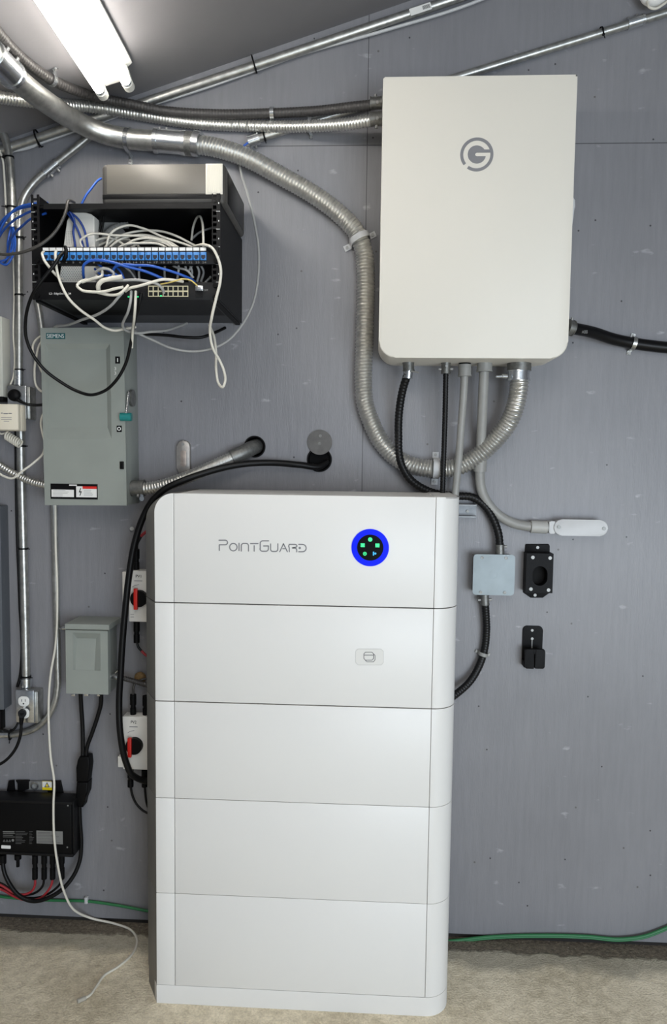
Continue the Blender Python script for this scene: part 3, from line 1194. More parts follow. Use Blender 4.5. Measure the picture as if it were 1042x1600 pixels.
jpts = px((56, 462, .014), (60, 480, .014), (66, 520, .014), (76, 650, .014), (84, 780, .014), (86, 850, .014), (88, 950, .014), (90, 1040, .014), (90, 1075, .014), (85, 1100, .014), (73, 1122, .014), (52, 1140, .014), (30, 1146.5, .014), (-20, 1148, .014))
j = conduit('steel_conduit', 'slim steel conduit behind the disconnect switch, then curving left', 'conduit', jpts, .0098, GALV, 18, step=.012)
sleeve(j, P(16, 1147, .014), P(-6, 1147.5, .014), .0125, GALV2, 'coupling', ((.5, 90),))
zip_tie(j, P(17, 1147, .014), (1, 0, 0), .013)
conduit('flexible_conduit', 'bare steel flexible conduit entering the disconnect switch from the left edge', 'conduit', px((-20, 714, .05), (0, 727, .05), (18, 738, .05), (36, 747, .05), (54, 754, .055), (75, 759, .06)), .0112, FLEX, 18, .0078, .0024, 4)

# ------------------------------------------------------------------ wall fittings in the middle
lp = px((222, 764, .07), (245, 761, .07), (275, 752, .07), (312, 738, .06), (345, 723, .045), (372, 711, .03))
l_ = conduit('flexible_conduit', 'steel flexible conduit from the disconnect switch up into the round wall hole', 'conduit', lp, .0185, FLEX, 22, .0085, .0022, 4)
sleeve(l_, P(203, 763, .07), P(226, 762, .07), .022, CAST, 'connector', ((.6, 60),))
mbk = MB()
c = P(222, 779, .08)
mbk.box(c.x - .004, c.x + .004, c.y - .003, c.y + .003, c.z - .004, c.z + .02)
mbk.cyl(c + Vector((0, -.004, 0)), c + Vector((0, .004, 0)), .007, 12)
mbk.build('clamp_ear', GALV2, l_)
MB().tube(px((362, 715, .036), (378, 708, .026), (394, 700, .005), (402, 697, -.03)), .022, 24, step=.006).build('elbow_fitting', CAST, l_, 'smooth grey elbow')

lb = thing('conduit_cover', P(286, 742, 0), 'oblong dull metal cover plate upright on the wall left of the round wall hole', 'cover plate')
MB().prrect(276, 688, 296.8, 742, 10, 0, .016, .003).build('plate', ALU, lb)
MB().prrect(282, 704, 291, 729, 3, .014, .0172, .001).build('raised_panel', mat('worn_pinkish_metal', (170, 158, 150), .4, .5, .25, 60), lb)
MB().pcyl(285.5, 694, 2.2, .015, .018, 12).build('screw', SCREW, lb)
rp = thing('round_cover', P(499, 690, 0), 'round grey cover disc above the larger wall hole', 'cover plate')
MB().pcyl(499.5, 691, 19.5, 0.0005, .004, 48).build('disc', mat('worn_grey_disc', (92, 90, 88), .6, .1, .2, 40), rp)
for (u, v) in ((500, 681), (499, 693)):
    MB().pcyl(u, v, 2.3, .003, .006, 12).build('screw', CAST, rp)
# make the disc not cover the hole: dark rim ring of the hole
h2x, h2z = HOLE2.x, HOLE2.z
tag(MB().ring((h2x, h2z), 17.6 * S(), 19.6 * S(), -.015, .003).build('hole_grommet', BLK), 'black rim of the larger wall hole below the round grey disc', 'grommet')
tag(MB().ring((HOLE1.x, HOLE1.z), 15.2 * S(), 17.0 * S(), -.015, .003).build('hole_grommet', BLK), 'black rim of the wall hole around the grey elbow fitting', 'grommet')
tag(MB().cyl((h2x, .03, h2z), (h2x, .034, h2z), 17.4 * S(), 32).build('hole_liner', GLOSSBLK), 'glossy black liner seen inside the larger wall hole', 'liner')

cable('power_cable', 'thick black power cable arching from the wall hole down left of the battery cabinet', 'cable',
      px((512, 722, -.005), (500, 729, .012), (470, 726.5, .03), (422, 723, .04), (374, 726, .06), (326, 737, .08), (288, 750, .1), (258, 764, .11), (240, 780, .115), (222, 812, .12), (210, 850, .12), (201.5, 900, .12), (196, 950, .12), (191.5, 1000, .12), (188.5, 1050, .12),
         (186, 1100, .12), (188.5, 1150, .12), (196, 1188, .11), (206, 1210, .1), (222, 1219, .08), (250, 1221, .06)), .0093, BLKCABLE, 16, step=.01)

# ------------------------------------------------------------------ fittings under the enclosure
n1 = conduit('liquidtight_conduit', 'black corrugated hose from the leftmost bottom fitting of the wall cabinet to the square box', 'conduit',
             px((637, 584, .1), (630, 606, .08), (624, 640, .06), (622.5, 680, .05), (626, 722, .055), (640, 748, .05), (662, 764, .04), (690, 773, .035), (715, 775, .03), (738, 777, .028), (757, 790, .028), (771, 812, .03), (779, 835, .035), (781, 856, .035)), .0118, BLKFLEX, 18, .0095, .0014, 4)
sleeve(n1, P(638, 566, .1), P(638.5, 580, .1), .0155, CAST, 'connector')
sleeve(n1, P(638.5, 578, .1), P(637, 591, .098), .0125, GALV2, 'collar')
MB().cyl(P(642, 580, .115), P(654, 582, .118), .0022, 8).build('screw', SCREW, n1)
sleeve(n1, P(781, 851, .035), P(781, 868, .035), .0125, CAST, 'connector', ((.2, -90),))
o1 = conduit('liquidtight_conduit', 'thin straight black hose dropping from the wall cabinet behind the battery cabinet', 'conduit',
             px((696.5, 578, .1), (695.5, 638, .085), (693.5, 703, .075), (691.5, 765, .075), (690, 830, .07)), .0079, BLKFLEX, 16, .0075, .0011, 4)
sleeve(o1, P(696.5, 566, .1), P(696.5, 584, .1), .0125, CAST, 'connector', ((.4, 0), (.6, -90), (.6, 90)))
p1 = conduit('pvc_conduit', 'thinner grey plastic conduit under the wall cabinet, left of the wider one', 'conduit', px((726, 580, .1), (724, 620, .09), (720.5, 665, .075), (716.5, 720, .06), (711, 775, .05), (707, 830, .05)), .0105, PVC, 20, step=.02)
sleeve(p1, P(726, 570, .1), P(726, 588, .1), .0175, PVC, 'hub', (), True)
MB().cyl(P(726, 564, .1), P(726, 571, .1), .0165, 26).build('locknut', BLK, p1)
q1 = conduit('pvc_conduit', 'wider grey plastic conduit under the wall cabinet bending right to the oblong fitting', 'conduit',
             px((756.5, 572, .1), (755, 610, .085), (753, 655, .065), (751, 703, .045), (749.5, 740, .035), (752, 765, .03), (764, 789, .025), (785, 809, .022), (807, 819, .022), (832, 823, .022), (860, 824.5, .022)), .0137, PVC, 22, step=.012)
sleeve(q1, P(757, 565, .1), P(756.6, 581, .1), .0205, PVC, 'hub', (), True)
sleeve(q1, P(751, 703, .045), P(749.7, 736, .036), .0182, PVC, 'coupling', (), False)
sleeve(q1, P(829, 822.8, .022), P(854, 824, .022), .0183, mat('light_grey_pvc', (168, 168, 165), .45), 'coupling', (), False)
lbx = thing('conduit_fitting', P(908, 824, .02), 'pale grey oblong plastic conduit body with two screws on the right wall', 'conduit body')
MB().prrect(858, 814.5, 868, 834, 2, .004, .036, .002).build('hub', PVCLT, lbx)
MB().prrect(867, 814, 948, 836, 10, 0, .034, .002).build('housing', PVCLT, lbx)
MB().prrect(865.5, 812, 950, 837.5, 12.5, .034, .040, .0015).build('lid', PVCLT, lbx)
for (u, v) in ((873.5, 823.5), (944, 826)):
    MB().pcyl(u, v, 2.9, .039, .042, 14).build('screw', CAST, lbx)

# right-hand black cable
t1 = conduit('power_cable', 'thick black cable leaving the right side of the wall cabinet towards the right edge', 'cable', px((888, 512, .1), (900, 514, .09), (928, 520, .06), (957, 529.5, .035), (987, 536, .022), (1018, 540.5, .02), (1075, 546, .02)), .0158, BLKCABLE, 22, step=.012)
sleeve(t1, P(886, 511, .1), P(895, 513, .095), .020, CAST, 'connector', ((.6, -90),))
tx = text('print', 'ABB', 909, 516, 918, 521, .098, GREYLAB, t1)
add_strap(P(989.5, 536.5, .022), P(1000, 539, .022) - P(980, 535, .022), OUT, .0163, .011, .013, mat_=GALV, floor=.021, label='curved steel strap over the thick black cable at the right')

# ------------------------------------------------------------------ square box, hose, docks
jb = thing('junction_box', P(771, 930, 0), 'square galvanized junction box with a blank cover, right of the battery cabinet', 'junction box')
MB().pbox(741, 869, 802, 928, 0.0, .05, .004).build('box_body', GALV, jb)
ccov = mat('pale_blue_zinc', (160, 172, 178), .6, .15, .06, 30)
MB().prrect(739, 866.5, 804, 930, 5, .05, .053, .0008).build('cover_plate', ccov, jb)
for (u, v) in ((753.5, 871.5), (791, 872), (751, 925.5), (788.5, 926)):
    MB().pcyl(u, v, 2.4, .052, .0548, 12).build('screw', CAST, jb)
cc = P(771, 898, .053)
MB().ring((cc.x, cc.z), 5.6 * S(.05), 6.3 * S(.05), .0525, .0536).build('knockout_ring', ccov, jb)
r1 = conduit('liquidtight_conduit', 'black hose curving from below the square junction box to behind the battery cabinet', 'conduit',
             px((757.5, 938, .03), (759.5, 965, .025), (760, 985, .02), (757, 1014, .018), (750, 1037, .02), (735.5, 1063, .03), (712, 1085, .05), (680, 1105, .08)), .0112, BLKFLEX, 18, .008, .0009, 4)
sleeve(r1, P(757, 929, .03), P(757.6, 945, .03), .0125, CAST, 'connector', ((.5, -90), (.5, 90)))
add_strap(P(755, 1022, .018), P(752, 1030, .018) - P(758, 1010, .018), OUT, .0116, .010, .010, mat_=PVC, floor=.017, label='grey strap over the black hose below the square junction box', screwr=.0035)

k1 = thing('charger_holster', P(840, 934, 0), 'black wall holster with an oval socket, right of the square junction box', 'holster')
MB().pprism([(822, 850), (857, 850), (859, 853), (859, 926), (848, 934), (829, 934), (817.5, 926), (819.5, 868), (821, 852)], 0, .004, .0008).build('mounting_plate', BLKMETAL, k1)
hb = MB()
x0, x1 = P(822, 896, .045).x, P(864, 896, .045).x
z1, z0 = P(843, 865, .045).z, P(843, 926.5, .045).z
# housing frame around a real recess
oc = P(843.5, 900, .045)
ow, oh = 11.5 * S(.045), 15.5 * S(.045)
inner = []
for (cx_, cz_, a0) in ((oc.x, oc.z + oh - ow, 0), (oc.x, oc.z - oh + ow, 180)):
    for k in range(9):
        a = math.radians(a0 + 180 * k / 8)
        inner.append((cx_ + ow * math.cos(a), cz_ + ow * math.sin(a)))
n_ = len(inner)


def to_rect(p):
    dx, dz = p[0] - oc.x, p[1] - oc.z
    tx_ = ((x1 - oc.x) if dx > 0 else (oc.x - x0)) / max(abs(dx), 1e-6)
    tz_ = ((z1 - oc.z) if dz > 0 else (oc.z - z0)) / max(abs(dz), 1e-6)
    t = min(tx_, tz_)
    return (oc.x + dx * t, oc.z + dz * t)


# insert rectangle corner directions so the outline stays square
extra = []
for (X1_, Z1_) in ((x1, z1), (x0, z1), (x0, z0), (x1, z0)):
    a = math.atan2(Z1_ - oc.z, X1_ - oc.x)
    best, bd_ = None, 9
    for idx, p in enumerate(inner):
        da = abs((math.atan2(p[1] - oc.z, p[0] - oc.x) - a + math.pi) % (2 * math.pi) - math.pi)
        if da < bd_:
            best, bd_ = idx, da
    extra.append((best, (X1_, Z1_)))
outer = [to_rect(p) for p in inner]
for idx, cpt_ in extra:
    outer[idx] = cpt_
bm = hb.bm
rowsx = []
for pts_, dd in ((outer, .0045), (outer, .045), (inner, .045), (inner, .008)):
    rowsx.append([bm.verts.new((x, -dd, z)) for x, z in pts_])
for A, B in zip(rowsx[:-1], rowsx[1:]):
    for k in range(n_):
        kk = (k + 1) % n_
        bm.faces.new((A[k], A[kk], B[kk], B[k]))
bm.faces.new(rowsx[-1])
hb.build('housing', BLKMETAL, k1)
MB().prism(inner, .0082, .0095).build('socket', DARK, k1)
for (u, v) in ((832.5, 871), (859.5, 872), (829.5, 920.5), (857, 922)):
    MB().pcyl(u, v, 2.8, .044, .0475, 14).build('screw', SCREW, k1)
for (u, v) in ((840, 855.5), (836, 930)):
    MB().pcyl(u, v, 2.4, .003, .007, 14).build('screw', SCREW, k1)
k2 = thing('cable_hook', P(833, 1045, 0), 'black wall hook with a slotted cradle below the oval socket holster', 'hook')
MB().prrect(816, 978, 847.5, 1040, [7, 7, 2, 2], 0, .004, .0008).build('mounting_plate', BLKMETAL, k2)
hk = MB()
hk.prrect(820.5, 1015, 834.4, 1045, [4, .5, .5, 3], .03, .042, .002)
hk.prrect(836.3, 1015, 851.5, 1045, [.5, 4, 3, .5], .03, .042, .002)
hk.prrect(820.5, 1015, 851.5, 1022, 2, .03, .0415, .001)
hk.pbox(818.5, 1034, 848, 1044, 0.002, .034, .003)
hk.build('cradle', BLKMETAL, k2)
MB().pbox(830.3, 997, 832, 1013, .003, .0048).build('slot', GREYLAB, k2)
for (u, v) in ((831.5, 985), (831.5, 998)):
    MB().pcyl(u, v, 2.1, .003, .0065, 14).build('screw', SCREW, k2)

# bracket channel beside the cabinet top
us = thing('strut_bracket', P(735, 808, 0), 'short galvanized channel bracket beside the top right corner of the battery cabinet', 'bracket')
ub = MB()
ub.pbox(690, 790, 744, 807, 0, .004)
ub.pbox(690, 788, 745, 791, 0, .03, .001)
ub.pbox(690, 806, 745, 809, 0, .03, .001)
ub.build('channel', mat('channel_zinc', (140, 144, 148), .55, .35, .1, 60), us)
MB().pcyl(730.5, 799, 2.2, .003, .008, 12).build('bolt', CAST, us)

# ------------------------------------------------------------------ disconnect switch
DS = 0.125
ROTS = math.radians(-0.6)
ds = thing('disconnect_switch', P(132, 788, 0), 'grey green SIEMENS safety switch box with teal handle, below the network rack', 'electrical box')
MB().pbox(68, 514, 196, 789, 0, DS - .012, .002, rot=ROTS).build('enclosure_box', GREENGREY, ds)
dr = MB()
x0, x1 = P(66.5, 650, DS).x, P(195.5, 650, DS).x
z1, z0 = P(131, 512, DS).z, P(131, 789.5, DS).z
cx_, cz_ = (x0 + x1) / 2, (z0 + z1) / 2
a0, a1 = P(73, 650, DS).x, P(174, 650, DS).x
b0, b1 = P(76, 650, DS).x, P(166, 650, DS).x
az1, az0 = P(131, 537, DS).z, P(131, 686, DS).z
bz1, bz0 = P(131, 545, DS).z, P(131, 668, DS).z
bm = dr.bm


def rowv(xa, xb, za, zb, dd):
    return [bm.verts.new((x, -dd, z)) for x, z in ((xa, za), (xb, za), (xb, zb), (xa, zb))]


R4 = [rowv(x0, x1, z0, z1, DS - .012), rowv(x0, x1, z0, z1, DS), rowv(a0, a1, az0, az1, DS), rowv(b0, b1, bz0, bz1, DS - .009)]
for A, B in zip(R4[:-1], R4[1:]):
    for k in range(4):
        kk = (k + 1) % 4
        bm.faces.new((A[k], A[kk], B[kk], B[k]))
bm.faces.new(R4[-1])
bm.faces.new(R4[0][::-1])
bmesh.ops.rotate(bm, cent=(cx_, -DS, cz_), matrix=Matrix.Rotation(ROTS, 3, 'Y'), verts=bm.verts)
door = dr.build('door', GREENGREY, ds, sharp=.2)
MB().pbox(72, 520.5, 101.5, 529.5, DS, DS + .0015).build('name_plate', mat('deep_teal_print', (10, 84, 88), .5), ds, 'teal SIEMENS plate')
text('lettering', 'SIEMENS', 73.5, 522, 100, 528, DS + .0015, WLABEL, ds)
lab = MB().pbox(79, 756, 152.5, 780, DS, DS + .0008).build('warning_label', BLK, ds, 'black and white warning label')
MB().pbox(80.5, 765, 115.5, 776.5, DS + .0008, DS + .0012).build('label_panel', WLABEL, lab)
MB().pbox(119, 760, 151, 777, DS + .0008, DS + .0012).build('label_panel', WLABEL, lab)
MB().pbox(129, 760, 151, 764, DS + .0012, DS + .0016).build('label_stripe', RED, lab)
MB().pbox(108, 757, 120, 759, DS + .0008, DS + .0012).build('label_panel', WLABEL, lab)
MB().strokes([[(126, 763), (124, 769), (127, 768), (125, 774)]], 1.2, DS + .0012).build('bolt_symbol', BLK, lab)
tl = MB()
for k in range(5):
    tl.strokes([[(83, 766.5 + k * 2.1), (83 + random.uniform(14, 30), 766.7 + k * 2.1)]], .45, DS + .0012, .0002)
    tl.strokes([[(131, 766 + k * 2.1), (131 + random.uniform(10, 18), 766.2 + k * 2.1)]], .45, DS + .0012, .0002)
tl.build('fine_print', GRYLOGO, lab)
m1 = MB().pbox(180, 557, 187.3, 568, DS, DS + .001).build('on_mark', BLK, ds)
MB().pbox(182.9, 559.5, 184.5, 565.5, DS + .001, DS + .0014).build('symbol', WLABEL, m1)
m1 = MB().pbox(182.3, 665, 190, 675, DS, DS + .001).build('off_mark', BLK, ds)
c = P(186.2, 670, DS)
MB().ring((c.x, c.z), 1.8 * S(DS), 3.0 * S(DS), DS + .001, DS + .0014, n=20).build('symbol', WLABEL, m1)
text('marking', '3', 178.5, 573.5, 181.5, 578.5, DS, WLABEL, ds)
text('marking', '3', 178.5, 580.5, 181.5, 585.5, DS, WLABEL, ds)
MB().pbox(187, 721, 192.5, 733, DS - .002, DS + .006, .001).build('latch', BLK, ds)
hm = MB()
c0, c1 = P(195, 612, DS), P(196, 650, DS)
hm.cyl((P(197, 612, DS).x, -DS + .02, c0.z), (P(198, 650, DS).x, -DS - .006, c1.z), .004, 12)
hm.build('handle_arm', GALV2, ds)
hg = MB()
hg.cyl((P(189, 651, DS).x, -DS - .004, P(197, 651.5, DS).z), (P(206, 652, DS).x, -DS - .002, P(197, 651.5, DS).z), .0115, 20)
hg.build('handle_grip', TEAL, ds, 'teal grip')
cpx = P(201, 622, .07)
MB().cyl((x1 - .0, -.07, cpx.z), (x1 + .006, -.07, cpx.z), .024, 24).build('pivot_plate', CAST, ds)

# ------------------------------------------------------------------ small grey-green breaker box
DB = 0.10
DB = 0.10
bb = thing('breaker_box', P(136, 1085, 0), 'small grey green hooded breaker box left of the thick black cable', 'electrical box')
MB().pbox(104, 985, 168.5, 1084, 0, DB - .02, .002).build('enclosure_box', GREENGREY, bb)
br = MB()
x0, x1 = P(102.8, 1035, DB).x, P(168.8, 1035, DB).x
z1, z0 = P(136, 985, DB).z, P(136, 1084.5, DB).z
bm = br.bm
q0 = [(P(114, 1018, DB).x), (P(157, 1018, DB).x)]
zz1, zz0 = P(136, 989, DB).z, P(136, 1047.5, DB).z
i0, i1 = P(117, 1018, DB).x, P(147, 1018, DB).x
R4 = [rowv(x0, x1, z0, z1, DB - .02), rowv(x0, x1, z0, z1, DB), rowv(q0[0], q0[1], zz0, zz1, DB)]
for A, B in zip(R4[:-1], R4[1:]):
    for k in range(4):
        kk = (k + 1) % 4
        bm.faces.new((A[k], A[kk], B[kk], B[k]))
# sunken scoop
top4 = [bm.verts.new((x, -dd, z)) for x, dd, z in ((i0, DB - .001, zz0), (i1, DB - .001, zz0), (i1, DB - .016, zz1 - .02), (i0, DB - .016, zz1 - .02))]
A = R4[-1]
for k in range(4):
    kk = (k + 1) % 4
    bm.faces.new((A[k], A[kk], top4[kk], top4[k]))
bm.faces.new(top4)
bm.faces.new(R4[0][::-1])
br.build('door', GREENGREY, bb, sharp=.25)
hd = MB()
hx0, hx1 = P(101.5, 980, DB + .006).x, P(170.5, 980, DB + .006).x
hz1, hz0 = P(136, 975.5, DB + .006).z, P(136, 984, DB + .006).z
hd.vprism([(hx0, 0), (hx0, DB + .006), (hx1, DB + .006), (hx1, 0)], hz0, hz1, .0015)
hd.build('hood', GREENGREY, bb)
for (u0_, u1_) in ((111, 117), (131, 138), (151, 157)):
    MB().pbox(u0_, 1083, u1_, 1088, .03, .045, .001).build('gland', GALV2, bb)
MB().cyl(P(98, 981, .02), P(104, 981, .02), .007, 12).build('side_connector', GALV2, bb)
s1_ = MB()
s1_.cyl(P(169, 1056, .05), P(186, 1058, .05), .0095, 14)
s1_.cyl(P(180, 1051, .058), P(186, 1045, .06), .003, 8)
s1_.build('side_connector', GALV2, bb)
MB().cyl(P(84, 982, .014), P(98, 982, .016), .004, 10).build('strap_bolt', GALV2, bb)
conduit('liquidtight_conduit', 'short dark hose from the small breaker box to behind the battery cabinet', 'conduit', px((186, 1058, .05), (205, 1063, .045), (225, 1069, .04), (262, 1078, .04)), .008, DKFLEX, 16, .0065, .0012, 4)
tag(MB().sphere(P(219, 1059, .01), .018, 1, .55, 1).build('spray_foam', FOAM, sharp=3), 'lump of brown spray foam on the wall left of the battery cabinet', 'foam')

# y-splitter and cables
cable('power_cable', 'left black cable from the small breaker box to the splitter plug', 'cable', px((126, 1084, .04), (127, 1105, .035), (129, 1135, .03), (129.5, 1160, .03), (129.5, 1188, .03)), .0062, BLKCABLE, 12)
cable('power_cable', 'right black cable from the small breaker box bending to the splitter plug', 'cable', px((158, 1084, .04), (158, 1098, .035), (153, 1118, .03), (144, 1145, .03), (136, 1168, .03), (134, 1188, .03)), .0062, BLKCABLE, 12)
ys = thing('cable_splitter', P(130, 1256, 0), 'black two part splitter plug hanging above the right end of the black inverter', 'connector')
yb = MB()
yb.pprism([(123.5, 1183), (138.5, 1183), (140, 1196), (137, 1222), (119, 1222), (118.5, 1200), (121, 1188)], .014, .045, .004)
yb.build('upper_half', BLK, ys)
yb = MB()
yb.pprism([(119.5, 1223), (137, 1223), (136, 1240), (131, 1252), (129, 1262), (121, 1262), (117.5, 1248)], .012, .047, .004)
yb.build('lower_half', BLK, ys)
cable('power_cable', 'black cable looping from the splitter plug under the black inverter', 'cable', px((124, 1258, .03), (125, 1285, .03), (127, 1318, .03), (124.5, 1345, .035), (115, 1368, .045), (98, 1389, .06), (75, 1403, .07), (52, 1408, .07), (32, 1401, .07), (15, 1381, .065), (6, 1360, .06), (4, 1342, .05)), .0062, BLKCABLE, 12)

# ------------------------------------------------------------------ microinverter at lower left
DM = 0.075
mi = thing('solar_inverter', P(40, 1336, 0), 'flat black solar inverter with grey data label, low on the wall at the left edge', 'inverter')
MB().pbox(-40, 1254, 112, 1334, .02, DM, .004).build('housing', mat('black_housing', (12, 12, 13), .5, spec=.12), mi)
fr = MB()
fr.pbox(-40, 1251, 113, 1255, .018, DM + .002, .001)
fr.pbox(-40, 1332.5, 114, 1336.5, .018, DM + .002, .001)
fr.pbox(112, 1252, 116, 1337, .018, DM - .006, .001)
fr.build('rim', BLKFACE, mi)
mb_ = MB()
mb_.pprism([(13, 1221), (21, 1220), (22, 1236), (28, 1236), (28, 1224), (24, 1220), (45, 1220), (45, 1233), (34, 1236), (30, 1250), (8, 1250)], .004, .012, .001)
mb_.pprism([(80, 1221), (94, 1221), (100, 1250), (78, 1250), (74, 1236), (80, 1234)], .004, .012, .001)
mb_.build('mounting_bracket', BLK, mi)
MB().pprism([(44, 1221), (81, 1221), (81, 1234), (44, 1234)], .004, .010, .001).build('bracket_bar', GREYLAB, mi)
c = P(54.7, 1227.5, .012)
MB().ring((c.x, c.z), 4.4 * S(), 6.6 * S(), .009, .016).build('bracket_ring', GALV2, mi)
yl = MB().pbox(66, 1221, 81, 1234.5, .010, .0122).build('warning_label', YELLOW, mi, 'yellow and white warning label')
MB().pbox(66.2, 1221.2, 80.8, 1230.3, .0122, .0126).build('label_panel', WLABEL, yl)
MB().strokes([[(70, 1229.5), (73.5, 1223), (77, 1229.5), (70, 1229.5)]], .8, .0126).build('warning_triangle', BLK, yl)
MB().pprism([(71.2, 1229), (73.5, 1224.6), (75.8, 1229)], .0126, .0129).build('triangle_fill', YELLOW, yl)
dl = MB().pbox(57, 1298.5, 98, 1318.5, DM, DM + .0008).build('data_label', GREYLAB, mi)
pr = MB()
for k in range(8):
    pr.strokes([[(59, 1300.5 + k * 2.3), (59 + random.uniform(18, 36), 1300.6 + k * 2.3)]], .5, DM + .0008, .0002)
pr.build('fine_print', mat('dark_print', (60, 60, 60), .5), dl)
pr = MB()
for k in range(9):
    pr.strokes([[(24.5, 1299.5 + k * 2.3), (24.5 + random.uniform(8, 19), 1299.5 + k * 2.3)]], .7, DM + .0002, .0003)
    pr.strokes([[(46, 1299.5 + k * 2.3), (46 + random.uniform(3, 8), 1299.5 + k * 2.3)]], .5, DM + .0002, .0003)
pr.build('fine_print', mat('mid_grey_print', (92, 92, 92), .5), mi)
pr = MB()
for k, w_ in enumerate((17, 18, 15, 18)):
    pr.strokes([[(5, 1299.5 + k * 2.7), (5 + w_, 1299.7 + k * 2.7)]], .8 if k else 1.6, DM + .0002, .0003)
for k in range(3):
    pr.strokes([[(5 + k * 4.4, 1315), (6.5 + k * 4.4, 1312), (8 + k * 4.4, 1315), (5 + k * 4.4, 1315)]], .6, DM + .0002, .0003)
pr.pcyl(20, 1313, 2.2, DM, DM + .0005, 14)
pr.build('maker_print', GREYLAB, mi)
MB().prrect(2, 1321, 16.5, 1326, 1, DM, DM + .0008).build('sticker', WLABEL, mi)
for u in (54.7, 69, 82.3, 96.5):
    g = MB()
    a_, b_ = P(u, 1336, .05), P(u, 1373, .05)
    g.cyl(a_, a_.lerp(b_, .35), .0085, 14)
    g.cyl(a_.lerp(b_, .35), a_.lerp(b_, .55), .0068, 14)
    g.cyl(a_.lerp(b_, .55), b_, .0082, 14)
    g.build('plug', BLK, mi)
g = MB()
g.cyl(P(4, 1335, .05), P(4, 1349, .05), .011, 16)
g.build('gland', BLK, mi)
g = MB()
g.cyl(P(28, 1335, .05), P(28, 1342, .05), .01, 16)
g.cyl(P(28, 1342, .05), P(28, 1354, .05), .005, 12)
g.build('sealed_port', BLK, mi)
for (u, v) in ((106, 1259), (105, 1324)):
    MB().pcyl(u, v, 1.3, DM, DM + .001, 10).build('screw', GREYLAB, mi)
cable('red_cable', 'red wire from the first plug under the black inverter', 'cable', px((54.7, 1371, .05), (54.5, 1383, .052), (50, 1392, .055), (38, 1397.5, .06), (22, 1395, .06), (5, 1385, .06), (-15, 1376, .06)), .0035, RCAB)
cable('red_cable', 'red wire from the third plug under the black inverter', 'cable', px((82.3, 1372, .05), (80.5, 1382, .052), (74, 1393, .055), (63, 1403, .058), (48, 1407, .06), (25, 1402, .055), (5, 1391, .05), (-15, 1384, .05)), .0035, RCAB)
cable('black_cable', 'black wire from the second plug under the black inverter', 'cable', px((69, 1371, .05), (67.5, 1382, .05), (60, 1392, .048), (45, 1398, .045), (25, 1396, .045), (5, 1382, .045), (-15, 1374, .045)), .0035, BLKCABLE)
cable('black_cable', 'black wire from the fourth plug under the black inverter', 'cable', px((96.5, 1371, .05), (94, 1380, .05), (84, 1391, .048), (68, 1400, .046), (45, 1403, .04), (20, 1396, .038), (-15, 1380, .038)), .0035, BLKCABLE)
gw = thing('ground_wire', P(120, 1408, 0), 'green ground wire along the wall base left of the battery cabinet', 'wire')
MB().tube(px((-20, 1398, .01), (20, 1403, .01), (60, 1406, .009), (95, 1407, .007), (134, 1408, .006), (180, 1414, .007), (235, 1424, .01), (290, 1432, .015)), .0042, 10).build('wire', GRNCAB, gw)
MB().pbox(131.5, 1403, 136.5, 1413, 0, .0125, .002).build('clip', PVCLT, gw)
gw2 = thing('ground_wire', P(850, 1462, 0), 'pair of green ground wires along the wall base right of the battery cabinet', 'wire')
for dv, rr in ((0, .0045), (2.6, .0035)):
    MB().tube(px((640, 1472 + dv, .02), (705, 1470 + dv, .012), (760, 1464 + dv, .008), (850, 1461 + dv, .008), (920, 1463 + dv, .01), (968, 1467 + dv, .012), (1008, 1462 + dv, .012), (1035, 1452 + dv, .01), (1070, 1436 + dv, .01)), rr, 10).build('wire', GRNCAB, gw2)

# ------------------------------------------------------------------ outlet boxes
ob = thing('outlet_box', P(30, 655, 0), 'upper metal outlet box with a round black plug, above the beige power adapter', 'outlet')
MB().pbox(14, 604, 47, 655, 0, .04, .003).build('box_body', GALV, ob)
MB().pbox(11, 602, 41, 655.5, .04, .054, .004).build('face_plate', GALV2, ob)
pg = MB()
pg.sphere(P(22.5, 617.5, .058), .0195, 1, .7, .9)
pg.cyl(P(24, 622, .062), P(34, 628.5, .06), .0065, 14, .0045)
plug1 = tag(pg.build('round_plug', BLK, sharp=3), 'round black plug pushed into the upper outlet box', 'plug')
cable('black_cable', 'black cord from the round plug passing behind the disconnect switch', 'cable', px((33, 628, .062), (42, 631.5, .06), (52, 633, .055), (66, 632.5, .05), (85, 628, .04)), .0042, BLKCABLE)
ad = thing('power_adapter', P(15, 672, .1), 'beige power adapter with printed label hanging from the upper outlet box', 'power adapter')
adb = MB()
adb.pbox(-12, 632, 33, 673, .054, .088, .004)
adb.pbox(-12, 631, 28, 672, .085, .105, .004)
adb.build('housing', BEIGE, ad)
pr = MB()
pr.strokes([[(2, 645.5), (4, 645.5)], [(6, 646.3), (12, 646.3)], [(14, 646), (18, 646)]], 1.6, .105, .0003)
for k, (a, b) in enumerate(((2, 18), (2, 18), (6, 14))):
    pr.strokes([[(a, 652.5 + k * 2.8), (b, 652.8 + k * 2.8)]], .7, .105, .0003)
pr.build('fine_print', GRYLOGO, ad)
cz = []
cst, cen = P(10, 680, .06), P(32, 694, .045)
for k in range(7 * 12 + 1):
    t = k / 84
    a = 2 * math.pi * t * 7
    cc_ = cst.lerp(cen, t)
    cz.append(cc_ + Vector((.004 * math.cos(a), -.010 * math.sin(a), .010 * math.cos(a))))
cable('coiled_cord', 'coiled white telephone cord under the beige power adapter', 'cord', [P(-6, 672, .06), P(2, 678, .06)] + cz + [P(33, 690, .03)], .0028, WCAB, 8, step=.0025)

